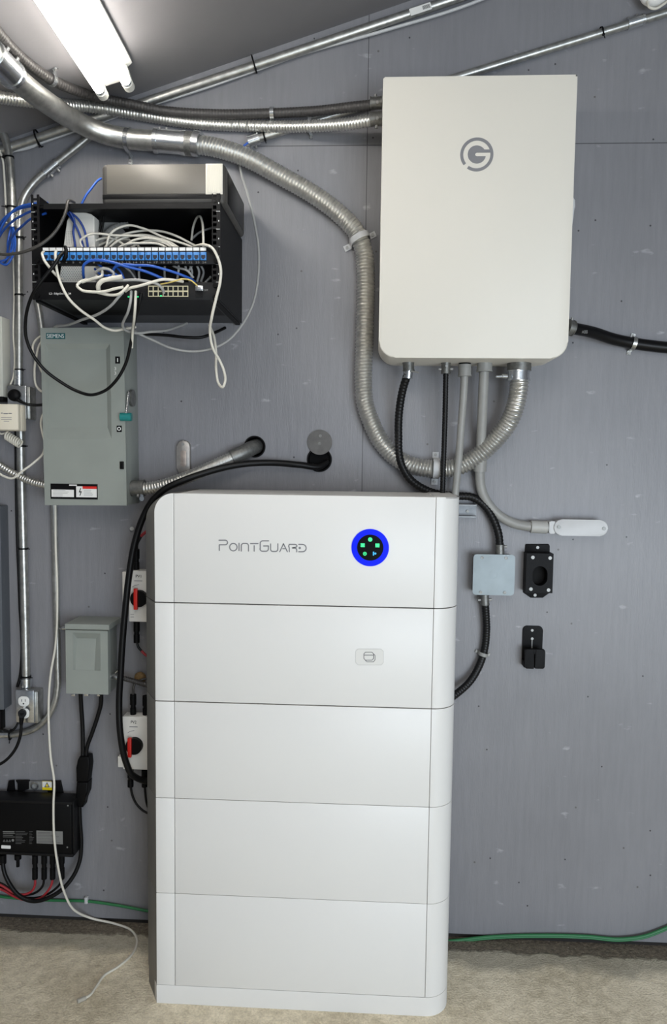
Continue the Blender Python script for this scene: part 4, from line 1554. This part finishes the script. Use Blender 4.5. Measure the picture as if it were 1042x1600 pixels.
ob2 = thing('outlet_box', P(38, 1130, 0), 'lower metal duplex outlet box with one black plug above the black inverter', 'outlet')
MB().pbox(28, 1080, 59, 1130, 0, .04, .003).build('box_body', GALV, ob2)
MB().pbox(24, 1078.5, 53, 1129.5, .04, .052, .004).build('face_plate', GALV2, ob2)
for v in (1096, 1115):
    rc_ = MB().prrect(28.5, v - 7.5, 45, v + 7.5, 6, .05, .0545, .0008).build('receptacle', WLABEL, ob2)
    if v < 1100:
        MB().pbox(33.2, v - 3.5, 34.4, v + .5, .0542, .0549).build('slot', GRYLOGO, rc_)
        MB().pbox(38.8, v - 3.5, 40, v + .5, .0542, .0549).build('slot', GRYLOGO, rc_)
        MB().pcyl(36.6, v + 3.6, 1.3, .054, .0549, 12).build('slot', DARK, rc_)
MB().pcyl(37.5, 1105.6, 1.4, .051, .0565, 12).build('screw', WLABEL, ob2)
pg = MB()
pg.cyl(P(35, 1114, .054), P(34.5, 1116, .075), .0125, 16, .011)
pg.cyl(P(34.5, 1113, .068), P(33, 1132, .07), .0095, 14, .005)
tag(pg.build('black_plug', BLK), 'black plug in the lower socket of the duplex outlet box', 'plug')
cable('black_cable', 'black cord drooping from the duplex outlet plug to the left edge', 'cable', px((33.3, 1129, .07), (32.5, 1145, .07), (28, 1162, .07), (18, 1179, .065), (5, 1191, .06), (-15, 1200, .06)), .0045, BLKCABLE)
cable('black_cable', 'thin black cable tied along the slim conduit under the duplex outlet box', 'cable', px((29, 1128, .02), (24, 1137, .026), (16, 1143, .028), (4, 1140, .028), (-15, 1138, .028)), .0035, BLKCABLE)

# panels cut by the left edge
e1 = thing('electrical_panel', P(-30, 624, 0), 'pale panel edge at the left edge of the picture above the outlet boxes', 'electrical box')
MB().pbox(-90, 494, 4, 624, 0, .05, .003).build('housing', mat('pale_panel_grey', (178, 178, 170), .5), e1)
MB().pbox(-90, 619, 5, 626, .0, .053, .002).build('bottom_trim', BLK, e1)
e2 = thing('electrical_panel', P(-30, 1140, 0), 'dark grey panel edge at the left edge beside the lower outlet conduit', 'electrical box')
MB().pbox(-90, 790, 3, 1108, 0, .05, .003).build('housing', mat('slate_panel_grey', (84, 88, 94), .5), e2)
MB().pbox(-90, 1108, 1, 1140, .0, .03, .002).build('lower_flange', BLK, e2)

# ------------------------------------------------------------------ solar switches
def pv_switch(n, front, base, knob, red, word, lab_, tabs):
    r_ = thing('solar_isolator', P(front[0], front[3], 0), lab_, 'isolator switch', 'solar isolator switches')
    MB().pbox(*base, 0, .03, .002).build('back_plate', mat('isolator_white', (226, 224, 218), .45), r_)
    MB().pbox(*front, .03, .07, .003).build('housing', mat('isolator_white', (226, 224, 218), .45), r_)
    c = P(knob[0], knob[1], .085)
    kb = MB()
    kb.pcyl(knob[0], knob[1], 13.5, .07, .085, 32)
    kn = kb.build('knob', BLK, r_)
    MB().pbox(*red, .083, .094, .001).build('pointer', RED, kn, 'red pointer bar')
    text('lettering', word, knob[0] - 4, front[1] + 6, knob[0] + 4.5, front[1] + 10.5, .07, DARK, r_)
    pr = MB()
    pr.strokes([[(knob[0] - 6, front[1] + 15.5), (knob[0] + 6, front[1] + 15.8)]], 1.1, .07, .0003)
    pr.strokes([[(knob[0] - 9, front[1] + 25), (knob[0] - 5, front[1] + 22.5), (knob[0] + 1, front[1] + 21.5)]], .7, .07, .0003)
    pr.strokes([[(front[0] + 3, front[3] - 12), (front[0] + 8, front[3] - 12)], [(front[0] + 3, front[3] - 8), (front[0] + 8, front[3] - 8)]], .7, .07, .0003)
    pr.build('fine_print', GRYLOGO, r_)
    for (u, v0_, v1_, dd) in tabs:
        a_, b_ = P(u, v0_, dd), P(u, v1_, dd)
        mb = MB()
        mb.cyl(a_, a_.lerp(b_, .45), .0092, 14)
        mb.cyl(a_.lerp(b_, .45), a_.lerp(b_, .6), .007, 14)
        mb.cyl(a_.lerp(b_, .6), b_, .0088, 14)
        mb.build('plug', BLK, r_)
    return r_


pv_switch(1, (201, 892, 246, 972), (191, 894, 240, 945), (216, 936), (208.5, 920, 214, 953), 'PV1',
          'white PV1 isolator switch with red and black knob, the upper one beside the battery cabinet', ((213, 858, 892, .05), (213.5, 972, 1004, .05)))
pv_switch(2, (191.5, 1120, 244, 1203), (184, 1183, 240, 1200), (208.5, 1167), (199, 1154, 204.5, 1184), 'PV2',
          'white PV2 isolator switch, the lower one above the bend of the thick black cable', ((208, 1085, 1120, .05), (227.5, 1087, 1120, .05), (204, 1203, 1229, .05), (226, 1203, 1229, .05)))
cable('black_cable', 'thin black cable dropping from the left plug of the PV2 isolator', 'cable', px((204, 1227, .05), (206, 1240, .05), (213, 1256, .05), (224, 1267, .05), (245, 1275, .05)), .0035, BLKCABLE)
cable('black_cable', 'thin black cable dropping from the right plug of the PV2 isolator', 'cable', px((226, 1227, .05), (227, 1240, .05), (230, 1258, .05), (240, 1275, .05)), .0035, BLKCABLE)
cable('black_cable', 'thin cable rising from the top plug of the PV2 isolator', 'cable', px((208, 1087, .05), (208, 1077, .05), (211, 1068, .045), (222, 1062, .03), (240, 1060, .03)), .0035, DGCAB)
cd = thing('solar_cable', P(214, 1010, .05), 'black and red cable below the PV1 isolator curving behind the battery cabinet', 'cable')
MB().tube(px((213.5, 1002, .05), (216, 1011, .05), (221, 1017, .05)), .0035, 10).build('jacket', BLKCABLE, cd)
MB().tube(px((221, 1017, .05), (226, 1022, .05), (240, 1032, .05)), .0037, 10).build('red_end', RCAB, cd)
cd = thing('solar_cable', P(214, 860, .05), 'black and red cable above the PV1 isolator curving behind the battery cabinet', 'cable')
MB().tube(px((213, 862, .05), (214, 850, .05), (220, 838, .05)), .0045, 10).build('jacket', BLKCABLE, cd)
MB().tube(px((220, 838, .05), (227, 832, .05), (242, 822, .05)), .0045, 10).build('red_end', RCAB, cd)
tag(MB().cyl(P(206, 826, 0), P(206, 826, .012), .006, 12).build('wall_screw', SCREW), 'shiny screw head in the wall above the PV1 isolator', 'screw')

# ------------------------------------------------------------------ network rack
DR = 0.315
rk = thing('network_rack', P(210, 470, 0), 'black wall mounted network rack above the disconnect switch', 'rack')
rx0, rx1 = P(49.5, 390, DR).x, P(344, 390, DR).x
rz1, rz0 = P(200, 303, DR).z, P(200, 468, DR).z
ztop = P(200, 317, DR).z


def rail(side):
    mb = MB()
    w_ = 13 * S(DR)
    xa = rx0 if side < 0 else rx1 - w_
    # front flange pierced with square holes: built from strips
    hs = 5.6 * S(DR)
    xh0, xh1 = xa + w_ * .5 - hs / 2, xa + w_ * .5 + hs / 2
    if side > 0:
        xh0, xh1 = xa + w_ * .12, xa + w_ * .12 + hs
    mb.box(xa, xh0, -DR, -DR + .002, rz0, rz1)
    mb.box(xh1, xa + w_, -DR, -DR + .002, rz0, rz1)
    n = 18
    pit = (rz1 - rz0) / n
    for k in range(n):
        zc = rz0 + pit * k
        mb.box(xh0, xh1, -DR, -DR + .002, zc, zc + pit - hs * 1.0 if pit > hs else zc + pit * .4)
    mb.build('rail', BLKFACE, rk)
    tk = MB()
    xt = xa + w_ * (.82 if side > 0 else .2)
    for k in range(1, 6):
        zc = rz0 + (rz1 - rz0) * k / 6
        tk.box(xa + w_ * (.5 if side > 0 else 0.02), xa + w_ * (.98 if side > 0 else .5), -DR - .0004, -DR, zc - .0005, zc + .0005)
        tk.box(xt - .001, xt + .001, -DR - .0004, -DR, zc + .018, zc + .0215)
    tk.build('unit_marks', WLABEL, rk)


rail(-1)
rail(1)
sp = MB()
sp.box(rx0 + .001, rx0 + .003, -DR + .002, -.001, rz0, ztop + .002)
sp.build('side_panel', BLKMETAL, rk)
sp = MB()
sp.box(rx1 - .003, rx1 - .001, -DR + .002, -.001, rz0, ztop + .002)
sp.build('side_panel', BLKMETAL, rk)
tp = MB()
tp.box(rx0 + .003, rx1 - .003, -DR + .004, -.001, ztop - .002, ztop)
tp.box(rx0 + .03, rx1 - 13 * S(DR), -DR + .003, -DR + .006, ztop - .013, ztop)
tp.build('top_plate', BLKFACE, rk)
# sloping upper-left gusset
gz = MB()
gz.prism([(rx0 + .019, rz1 - .002), (rx0 + .045, ztop), (rx0 + .045, ztop - .01), (rx0 + .019, ztop - .01)], DR - .012, DR - .006)
gz.build('gusset', BLKMETAL, rk)
bt = MB()
bt.box(rx0 + .003, rx1 - .003, -DR + .004, -.001, rz0, rz0 + .002)
bt.build('bottom_plate', mat('charcoal_bottom_plate', (58, 60, 64), .5), rk)
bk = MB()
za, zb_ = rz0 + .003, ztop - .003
bk.prism([(P(196, 340, .004).x, zb_), (rx1 - .004, zb_), (rx1 - .004, za), (P(235, 440, .004).x, za)], .001, .003)  # black panel shaped like the tube's hard-edged shadow, shade put into its colour
bk.build('shadow_panel', mat('matte_black_shadow', (12, 12, 13), .8), rk)
for s_ in (0, 1):
    br_ = MB()
    xa = rx0 + .006 if s_ == 0 else rx1 - .018
    br_.box(xa, xa + .012, -DR + .005, -.002, rz0 - .006, rz0 - .0005)
    br_.build('bottom_rail', BLK, rk)

# patch panel
DP = DR + .003
pp = thing('patch_bay', P(196, 413, DP), 'black patch panel with twenty four blue sockets in the rack', 'patch panel')
fpn = MB()
fpn.pbox(51, 385.5, 341.5, 413, DR + .0005, DP, .0006)
fpn.build('face_plate', BLKFACE, pp)
fpn = MB()
fpn.pbox(63, 388, 328, 411, DR - .03, DR)
fpn.build('jack_carrier', BLK, pp)
n_p = 24
u_0, u_1 = 66.0, 324.5
pitch_u = (u_1 - u_0) / n_p
jm = MB()
base_u = u_0 + pitch_u / 2
jm.pbox(base_u - 4.6, 394, base_u + 4.6, 406.5, DP - .001, DP + .004, .0006)
jack0 = jm.build('jack', JACK, pp)
sk = MB()
sk.pbox(base_u - 3.2, 398.6, base_u + 3.2, 403, DP + .004, DP + .0045)
sk.pbox(base_u - 1.8, 403, base_u + 1.8, 405, DP + .004, DP + .0045)
sock0 = sk.build('socket', JACKDK, jack0)
tb = MB().pbox(base_u - 4.6, 387, base_u + 4.6, 391.8, DP, DP + .0012).build('label_tab', WLABEL, pp)
dx_ = pitch_u * S(DP)
slope_z = P(324, 392, DP).z - P(67, 392, DP).z
for k in range(1, n_p):
    a = jack0.copy()
    a.location.x += dx_ * k
    COL.objects.link(a)
    a.parent = pp
    b = sock0.copy()
    COL.objects.link(b)
    b.parent = a
    c = tb.copy()
    c.location.x += dx_ * k
    COL.objects.link(c)
    c.parent = pp
for k in range(n_p):
    u = base_u + pitch_u * k
    w_ = 1.4 if k < 9 else 3.0
    text('number', str(k + 1), u - w_, 408.6, u + w_, 411.4, DP, GREYLAB, pp)
for (u, v) in ((57, 407), (337, 407)):
    s_ = MB()
    s_.pcyl(u, v, 3.6, DP, DP + .006, 16)
    s_.build('screw', BLK, pp)

# switch
sw = thing('network_switch', P(196, 469, DP), 'black rack mount network switch in the lowest rack slot, beneath the patch panel', 'network switch')
MB().pbox(51, 441, 341.5, 468.5, DR + .0005, DP, .0006).build('face_plate', BLKFACE, sw)
MB().pbox(66, 441.5, 327, 468, DR - .2, DR + .0004).build('chassis', BLKFACE, sw)
gr = MB()
gr.pbox(231.5, 446.5, 294, 463.5, DP, DP + .0015)
gr.build('port_block', GOLD, sw)
for row in range(2):
    for k in range(8):
        u = 235.5 + k * 7.75
        v = 450.8 if row == 0 else 459.2
        MB().pbox(u - 3, v - 3, u + 3, v + 3, DP + .0015, DP + .0019).build('port', DARK, sw)
for row in range(2):
    for k in range(4):
        u = 200 + k * 7.6
        v = 450.8 if row == 0 else 459.2
        MB().pbox(u - 3.2, v - 3.2, u + 3.2, v + 3.2, DP, DP + .0006).build('port', DARK, sw)
for (u, v) in ((201, 463.6), (215, 463.6), (251.5, 462.3)):
    MB().pbox(u - 1.6, v - .9, u + 1.6, v + .9, DP + .0008, DP + .0022).build('link_light', GREENLED, sw)
MB().pbox(305, 446, 317, 454, DP, DP + .012, .001).build('fibre_module', GALV2, sw)
MB().pbox(305.5, 456, 316.5, 464, DP, DP + .002).build('fibre_port', DARK, sw)
text('lettering', 'L2 : EdgeSwitch 24', 77, 457.2, 111, 461.2, DP, WLABEL, sw)
text('lettering', 'SFP', 319, 452, 325, 455, DP, GREYLAB, sw)
for (u, v) in ((57.5, 462), (336, 445.5), (336, 464)):
    MB().pcyl(u, v, 3.5, DP, DP + .006, 16).build('screw', BLK, sw)

# white modem standing in the rack
md_ = thing('modem', P(120, 446, .1), 'white perforated modem standing inside the rack behind the patch panel', 'modem')
mm = MB()
mm.pprism([(112, 329), (116, 327), (142, 334), (147, 338), (150, 445), (146, 450.5), (94, 450.5), (91, 446), (104, 345)], .215, .25, .003)
mm.build('housing', MODEM, md_)
pf = MB()
for rr in range(9):
    for cc2 in range(9):
        u = 96 + cc2 * 3.6 + (rr % 2) * 1.8
        v = 416 + rr * 2.7
        pf.pcyl(u, v, .75, .25, .2504, 6)
for rr in range(9):
    for cc2 in range(4):
        pf.pcyl(104.5 + cc2 * 2.6 - rr * .15, 362 + rr * 2.4, .6, .25, .2504, 6)
pf.build('perforation', PERF, md_)

# box on top of the rack
zt_ = ztop + .0005
ux0, ux1 = P(158, 282, .30).x, P(352, 282, .30).x
uz1 = P(250, 254.5, .30).z
up = thing('equipment_box', Vector(((ux0 + ux1) / 2, -.17, zt_)), 'charcoal box with a ribbed white panel lying on top of the network rack', 'equipment box')
ubm = MB()
ubm.box(ux0, ux1, -.30, -.02, zt_, uz1, .012, 4)
ubm.build('housing', UPS, up)
MB().box(P(167, 282, .30).x, P(323, 282, .30).x, -.3012, -.299, P(250, 303, .3).z, P(250, 257, .3).z, .0008).build('face_panel', mat('taupe_face', (112, 108, 101), .35, .15), up)
rb = MB()
rb.box(P(321.5, 280, .30).x, P(348, 280, .30).x, -.3022, -.299, P(335, 304, .3).z, P(335, 256, .3).z, .001)
for k in range(8):
    xx = P(323.5 + k * 3.1, 280, .3).x
    rb.box(xx, xx + .0022, -.3034, -.302, P(335, 302, .3).z, P(335, 258, .3).z)
rb.build('ribbed_panel', mat('ribbed_white', (222, 218, 205), .5), up, 'ribbed white panel')
MB().box(P(160, 282, .30).x, P(345, 282, .30).x, -.3008, -.299, P(250, 311, .3).z, P(250, 304, .3).z, .0005).build('lower_strip', BLKFACE, up)
sd = MB()
sd.box(ux1 - .002, ux1 + .001, -.27, -.05, zt_ + .012, uz1 - .014, .001)
sd.build('side_panel', GLOSSBLK, up)
cable('blue_cable', 'blue cable dropping from the box on the rack through the top plate', 'cable', px((158, 279, .2), (152, 283, .22), (143, 294, .24), (134, 306, .25), (128, 318, .25), (124, 332, .24), (121, 345, .2)), .003, BCAB)


# ------------------------------------------------------------------ rack cables
RCB = .0031
GW = 'white patch cables behind the patch panel'


def wc(label, pts, m=WCAB, r=RCB, name='patch_cable', cat='cable', group=None, step=None):
    return cable(name, label, cat, px(*pts), r, m, 8, group, step)


A = [((129, 388, .27), (125, 377, .27), (134, 369, .27), (183, 368, .26), (230, 370, .26), (266, 379, .27), (283, 390, .28)),
     ((165, 390, .26), (173, 365, .26), (201, 352, .25), (224, 357, .25), (254, 370, .26), (287, 381, .27), (310, 390, .28)),
     ((160, 390, .24), (183, 371, .24), (218, 361, .23), (248, 361, .23), (278, 370, .25), (299, 381, .26), (318, 390, .28)),
     ((166, 391, .25), (190, 373, .25), (218, 367, .24), (243, 370, .24), (266, 380, .26), (282, 391, .28)),
     ((198, 391, .25), (218, 380, .26), (236, 376, .26), (254, 379, .27), (275, 390, .28)),
     ((178, 391, .27), (196, 382, .28), (224, 380, .28), (250, 382, .28), (266, 391, .28)),
     ((188, 391, .26), (205, 377, .27), (228, 372, .27), (252, 376, .27), (272, 386, .28), (280, 392, .28)),
     ((135, 391, .25), (150, 376, .24), (172, 372, .24), (190, 380, .25), (200, 391, .27)),
     ((145, 391, .22), (156, 383, .22), (176, 376, .22), (196, 374, .22), (212, 381, .24), (222, 391, .26))]
names = ['lowest left loop of white patch cable above the patch panel', 'tallest white patch cable arching over the middle of the patch panel', 'white patch cable arching just behind the tallest one to the right',
         'white patch cable in the middle of the bunch above the patch panel', 'short low white patch cable arch above the right half of the patch panel', 'flattest white patch cable lying along the panel top',
         'white patch cable arch crossing the flat one near the panel centre', 'small white cable arch in front of the modem', 'faint white cable arch deepest in the rack beside the modem']
for a, nme in zip(A, names):
    wc(nme, a, group=GW)
wc('white cable loop standing up alone near the right rail of the rack', ((299, 376, .2), (302, 354, .2), (307, 341, .22), (312, 338, .24), (316, 348, .26), (317.5, 365, .28), (318, 388, .29)))
wc('grey cable rising to the right rail inside the rack', ((299, 374, .18), (312, 363, .18), (328, 357, .18), (340, 354, .2)), GCAB)
wc('white cable curling over the panel end and hanging in a loop below the rack', ((300, 388, .28), (308, 384, .3), (322, 383, .33), (332, 388, .345), (340, 402, .35), (345, 422, .35), (344, 440, .345), (338, 465, .34), (331, 495, .33), (328, 518, .3), (333, 545, .28), (343, 563, .26), (350, 580, .25), (352, 594, .24), (348, 605, .24), (342, 600, .23), (338, 580, .22), (337.5, 550, .2), (334, 525, .18), (327, 508, .16)), r=.0035)
wc('white patch cable plugged in the first panel socket', ((68, 393, .325), (66, 398, .345), (70, 408, .35), (79, 420, .34), (89, 431, .33), (98, 437, .3)), r=.0034)
wc('long white cable from the third panel socket drooping below the rack', ((88, 392, .325), (86.5, 398, .35), (88, 417, .35), (95, 443, .345), (107, 466, .34), (125, 484, .32), (148, 500, .29), (164, 512, .26), (178, 516.5, .24), (195, 514, .22), (212, 511, .2)), r=.0034)
cable('black_cable', 'long dark cable looping from the patch panel down across the disconnect switch front', 'cable',
      px((101, 394, .33), (95, 398, .355), (86, 412, .36), (72, 430, .36), (56, 451, .355), (46, 472, .33), (40, 500, .3), (41, 528, .28), (52, 555, .26), (70, 578, .24), (95, 597, .22), (120, 611, .21), (143, 617, .21), (163, 611, .21), (181, 595, .22), (196, 569, .23), (204, 538, .25), (209.5, 505, .28), (217, 478, .32), (220.5, 458, .33)), .0042, BLKCABLE, 10)
cable('black_cable', 'dark cable entering from the left edge and hooking over the rack top plate', 'cable', px((-15, 396, .33), (10, 397.5, .34), (35, 394, .345), (60, 384, .345), (84, 365, .34), (98, 343, .34), (104, 326, .335), (105.5, 316, .325), (110, 313.5, .3), (116, 316, .27)), .0038, DGCAB, 10)
cable('black_cable', 'short black plug lead at the fourth panel socket', 'cable', px((102, 386, .325), (103.5, 394, .338), (102, 402, .338), (99, 408, .33)), .0045, BLK, 10)
B_ = [((19, 350, .03), (24, 380, .06), (19, 402, .1), (8, 414, .13), (-6, 404, .16), (-4, 375, .2), (8, 345, .24), (24, 327, .26), (50, 318.5, .28), (75, 317, .28)),
      ((20, 352, .03), (18, 385, .06), (10, 405, .1), (1, 408, .12), (-10, 390, .17), (-5, 362, .2), (6, 342, .23), (26, 328, .25), (50, 322, .27), (75, 320, .27)),
      ((18, 352, .03), (12, 380, .05), (12, 400, .07), (4, 412, .1), (-10, 400, .12), (0, 368, .16), (16, 349, .2), (34, 337, .24), (50, 330, .26), (72, 328, .26)),
      ((21, 352, .03), (22, 372, .05), (18, 392, .08), (12, 398, .1), (14, 380, .13), (22, 366, .17), (36, 352, .22), (50, 341, .25), (72, 333, .26))]
for a, nme in zip(B_, ('outermost blue cable loop left of the rack', 'blue cable loop just inside the outermost one left of the rack', 'third blue cable loop entering the rack lower down', 'lowest blue cable entering the rack side from the left')):
    wc(nme, a, BCAB, .0031, 'blue_cable', group='blue cables left of the rack')
for a, nme in zip([((104, 331, .27), (112, 342, .27), (121, 358, .265), (127, 374, .26), (133, 395, .26)),
                   ((108, 331, .28), (120, 340, .275), (130, 355, .27), (135, 372, .265), (138, 392, .26)),
                   ((110, 332, .285), (116, 345, .275), (114.5, 362, .265), (117, 380, .265), (119, 395, .265))],
                  ('blue cable crossing the modem in the middle', 'blue cable curving over the right edge of the modem', 'blue cable hanging straight down in front of the modem')):
    wc(nme, a, mat('dark_blue_cable', (30, 62, 140), .4), .0028, 'blue_cable', group='blue cables over the modem')
wc('blue patch cable arching under the panel from the left and sloping to the switch', ((131, 436, .3), (130, 424, .33), (131, 414, .345), (139, 408, .35), (154, 406.5, .352), (172, 409, .352), (194, 415.5, .35), (228, 424.5, .34), (251, 434, .325), (262, 440, .3)), BCAB, .0034, 'blue_cable')
wc('blue patch cable arching under the panel towards the fibre module', ((176, 432, .3), (177, 423, .33), (181, 416, .345), (194, 413.5, .35), (213, 414.5, .35), (236, 415.5, .35), (259, 421.5, .34), (282, 429, .33), (298, 436, .31), (305, 441, .29)), BCAB, .0032, 'blue_cable')
for a, nme in zip([((150, 410, .3), (160, 418, .3), (176, 426, .31), (190, 434, .31)), ((148, 420, .29), (156, 428, .3), (168, 431, .31), (182, 428, .3)), ((110, 414, .22), (118, 424, .22), (126, 434, .22)), ((180, 416, .29), (188, 424, .29), (194, 436, .29))],
                  ('short blue cable tangled behind the white ties', 'blue loop low in the white tangle', 'short blue cable lying across the modem grille', 'blue cable falling into the centre of the tangle')):
    wc(nme, a, BCAB, .003, 'blue_cable')
T = [(((136, 437, .33), (126, 440, .345), (120.5, 446, .35), (127, 453, .355), (143, 456, .36), (165, 455, .36), (180, 451, .36), (193, 448.5, .355)), 'white cable loop round the left side of the tangle in front of the switch', WCAB),
     (((150, 456, .345), (161, 459, .352), (173, 461, .355), (187, 459, .36), (195, 452, .36), (200, 446, .35)), 'white cable sagging lowest under the tangle', WCAB),
     (((196, 455, .335), (204, 450, .35), (217, 447, .355), (236, 441.5, .355), (252, 437, .345), (274, 438, .335), (286, 440, .32)), 'white cable running right from the tangle over the switch ports', WCAB),
     (((156, 437.5, .34), (190, 438, .35), (213, 437.5, .352), (232, 440, .352), (247, 444.5, .345), (254, 452, .335), (256, 458, .325)), 'white cable hooking down into the third switch port column', GCAB),
     (((150, 425, .33), (158, 420, .34), (170, 421, .34), (178, 428, .34), (172, 436, .34), (158, 437, .34), (150, 431, .335)), 'grey cable coil at the centre of the tangle', GCAB),
     (((128, 441, .34), (140, 437, .345), (150, 434, .35), (158, 432, .345), (160, 424, .33)), 'white tie strap across the tangle', WCAB),
     (((205, 455, .335), (204, 470, .345), (200, 487, .33), (194, 500, .3), (191.5, 508, .28), (195, 515, .26), (209, 520, .24), (235, 518.5, .2), (261, 516, .14), (279, 510, .09), (292, 505, .05)), 'white cable falling from the switch then running right under the rack', GCAB),
     (((212, 455, .335), (211.5, 475, .345), (210, 495, .33), (207.5, 515, .28), (206, 543, .24)), 'white cable falling straight from the switch with a loose end', WCAB),
     (((192, 457, .345), (187, 462, .35), (176, 475, .34), (157, 489, .31), (128, 499.5, .26), (108, 507, .2), (86, 511, .12), (80, 520, .06)), 'grey cable sloping left from the switch behind the disconnect switch', GCAB),
     (((251, 444, .33), (262, 442, .335), (272, 439.5, .34), (285, 436, .34), (298, 438, .335), (308, 446, .332)), 'thin yellow fibre lead to the fibre module', YCAB)]
for a, nme, m in T:
    wc(nme, a, m, .0018 if m is YCAB else .0035)
# thick cable-tie bundle
tb2 = MB()
tb2.tube(px((154, 453, .35), (153.5, 446, .36), (158, 440, .362), (170, 436, .362), (191, 432.5, .36)), .0055, 10)
tag(tb2.build('cable_bundle', WCAB), 'thick white wrapped cable bundle in the middle of the tangle', 'cable')
G_ = [((278, 404, .28), (279, 420, .29), (277, 436, .28)), ((296, 412, .27), (300, 425, .26), (296, 440, .25)), ((306, 412, .27), (311, 424, .26), (308, 440, .25)), ((312, 412, .26), (318, 424, .25), (314, 440, .24)),
      ((262, 410, .27), (276, 418, .29), (294, 424, .3), (302, 434, .29)), ((330, 432, .24), (324, 438, .24), (318, 444, .24)), ((219, 416, .27), (217, 425, .27), (218, 438, .27)), ((258, 412, .26), (257, 425, .25), (258, 438, .24)),
      ((288, 412, .27), (293, 424, .27), (300, 415, .26)), ((196, 418, .26), (205, 426, .26), (212, 437, .26))]
nmG = ['white lead dropping behind the panel near its twentieth socket', 'grey lead arcing between panel and switch near the fibre module', 'grey lead just left of the right rail between panel and switch', 'rightmost grey lead between panel and switch',
       'grey lead sloping right between panel and switch', 'short grey lead at the foot of the right rail', 'grey lead behind the blue cables left of centre', 'grey lead behind the blue cables right of centre', 'short crossing grey lead near the twenty first socket', 'grey lead falling beside the white bundle']
for a, nme in zip(G_, nmG):
    wc(nme, a, GCAB, .003, group='grey leads between the panel and the switch')
wc('long grey cable hanging in a wide loop at the right side of the rack', ((374, 258, .02), (378, 275, .03), (386, 300, .05), (397, 345, .06), (404, 390, .07), (403, 435, .08), (395, 475, .1), (378, 508, .12), (355, 533, .14), (330, 545, .16), (300, 549, .17), (268, 544, .18), (240, 532, .18), (216, 521, .19), (204, 514, .2), (197, 511, .21)), GCAB, .0034)
wc('black flat lead running under the rack bottom plate', ((222, 522, .1), (262, 524, .1), (290, 527, .1), (315, 527, .09), (335, 520, .07), (352, 512, .04)), BLKCABLE, .0042, 'black_cable')
for a, nme in zip([((70, 522, .03), (58, 529, .03), (51.5, 540, .03), (52, 551, .03), (58, 564, .03), (66, 582, .03), (72, 592, .02)), ((70, 528, .04), (62, 538, .04), (57, 556, .04), (54, 584, .04), (57.5, 604, .04), (66, 612, .04), (76, 612, .03)),
                   ((72, 640, .04), (66, 650, .04), (64, 660, .04), (66.5, 677, .05), (70, 694, .06), (67.5, 708, .06), (54, 722, .07), (35, 736, .08), (18, 747.5, .08), (6, 744, .08), (-14, 730, .08))],
                  ('small white cable loop left of the disconnect switch', 'longer white cable loop left of the disconnect switch', 'white cable curving from the disconnect switch across the conduit to the left edge')):
    wc(nme, a, WCAB, .0033, 'white_cable')
# coaxial black leads seen through the rack
for a, nme in zip([((152, 331, .22), (157, 345, .22), (154, 368, .22)), ((162, 331, .22), (161, 350, .22), (156, 372, .22))], ('black lead hanging behind the rack beside the modem, the left one', 'black lead hanging behind the rack beside the modem, the right one')):
    wc(nme, a, BLKCABLE, .003, 'black_cable')
conduit('flexible_conduit', 'grey flexible hose bend inside the rack right of the modem', 'conduit', px((152, 395, .2), (158, 378, .2), (170, 362, .2), (186, 353, .2), (200, 352, .2)), .0085, PVC, 16, .008, .001, 4)
shp = MB()
shp.pprism([(150, 329), (173, 329), (206, 378), (206, 410), (150, 410)], .170, .172)
tag(shp.build('sheet_metal_plate', mat('plain_grey_sheet', (150, 149, 146), .5)), 'plain grey sheet standing inside the rack behind the hose bend', 'plate')

# long white cable to the floor
cable('white_cable', 'long white cable hanging from the disconnect switch down to the concrete floor', 'cable',
      px((86, 770, .035), (86.5, 793, .035), (87, 850, .035), (89.5, 930, .035), (86.5, 1010, .035), (79, 1055, .04), (76, 1100, .05), (77, 1150, .06), (79.5, 1185, .075), (84.5, 1219, .09), (83.5, 1259, .095), (85, 1311, .095), (90.5, 1353, .09), (100, 1393, .075), (115, 1421, .05))
      + [F(142, 1434.5, .02), F(178.5, 1443, .005), F(205, 1453.5, .004), F(214, 1469, .004), F(207, 1490, .004), F(184, 1511, .004), F(163, 1524, .004), F(150, 1542, .004), F(139, 1556, .005), F(132, 1560, .006)], .0034, WCAB, 10)
a_, b_ = F(134, 1559, .006), F(121, 1565, .006)
tag(MB().cyl(a_, b_, .0055, 10).build('cable_plug', mat('clear_plug_grey', (170, 166, 156), .3)), 'small plug at the end of the white cable on the floor', 'plug')

# top right white device
tr = thing('ceiling_sensor', P(1022, 4, .03), 'small white device at the top right corner above the sloping conduit', 'sensor')
MB().sphere(P(1022, -6, .04), .034, 1.1, .6, .8).build('housing', WHT, tr, sharp=3)
cable('white_cable', 'short white cable loop under the white device at the top right', 'cable', px((1012, 2, .05), (1014, 11, .055), (1024, 13.5, .055), (1036, 7, .055), (1050, -4, .05)), .0032, WCAB)
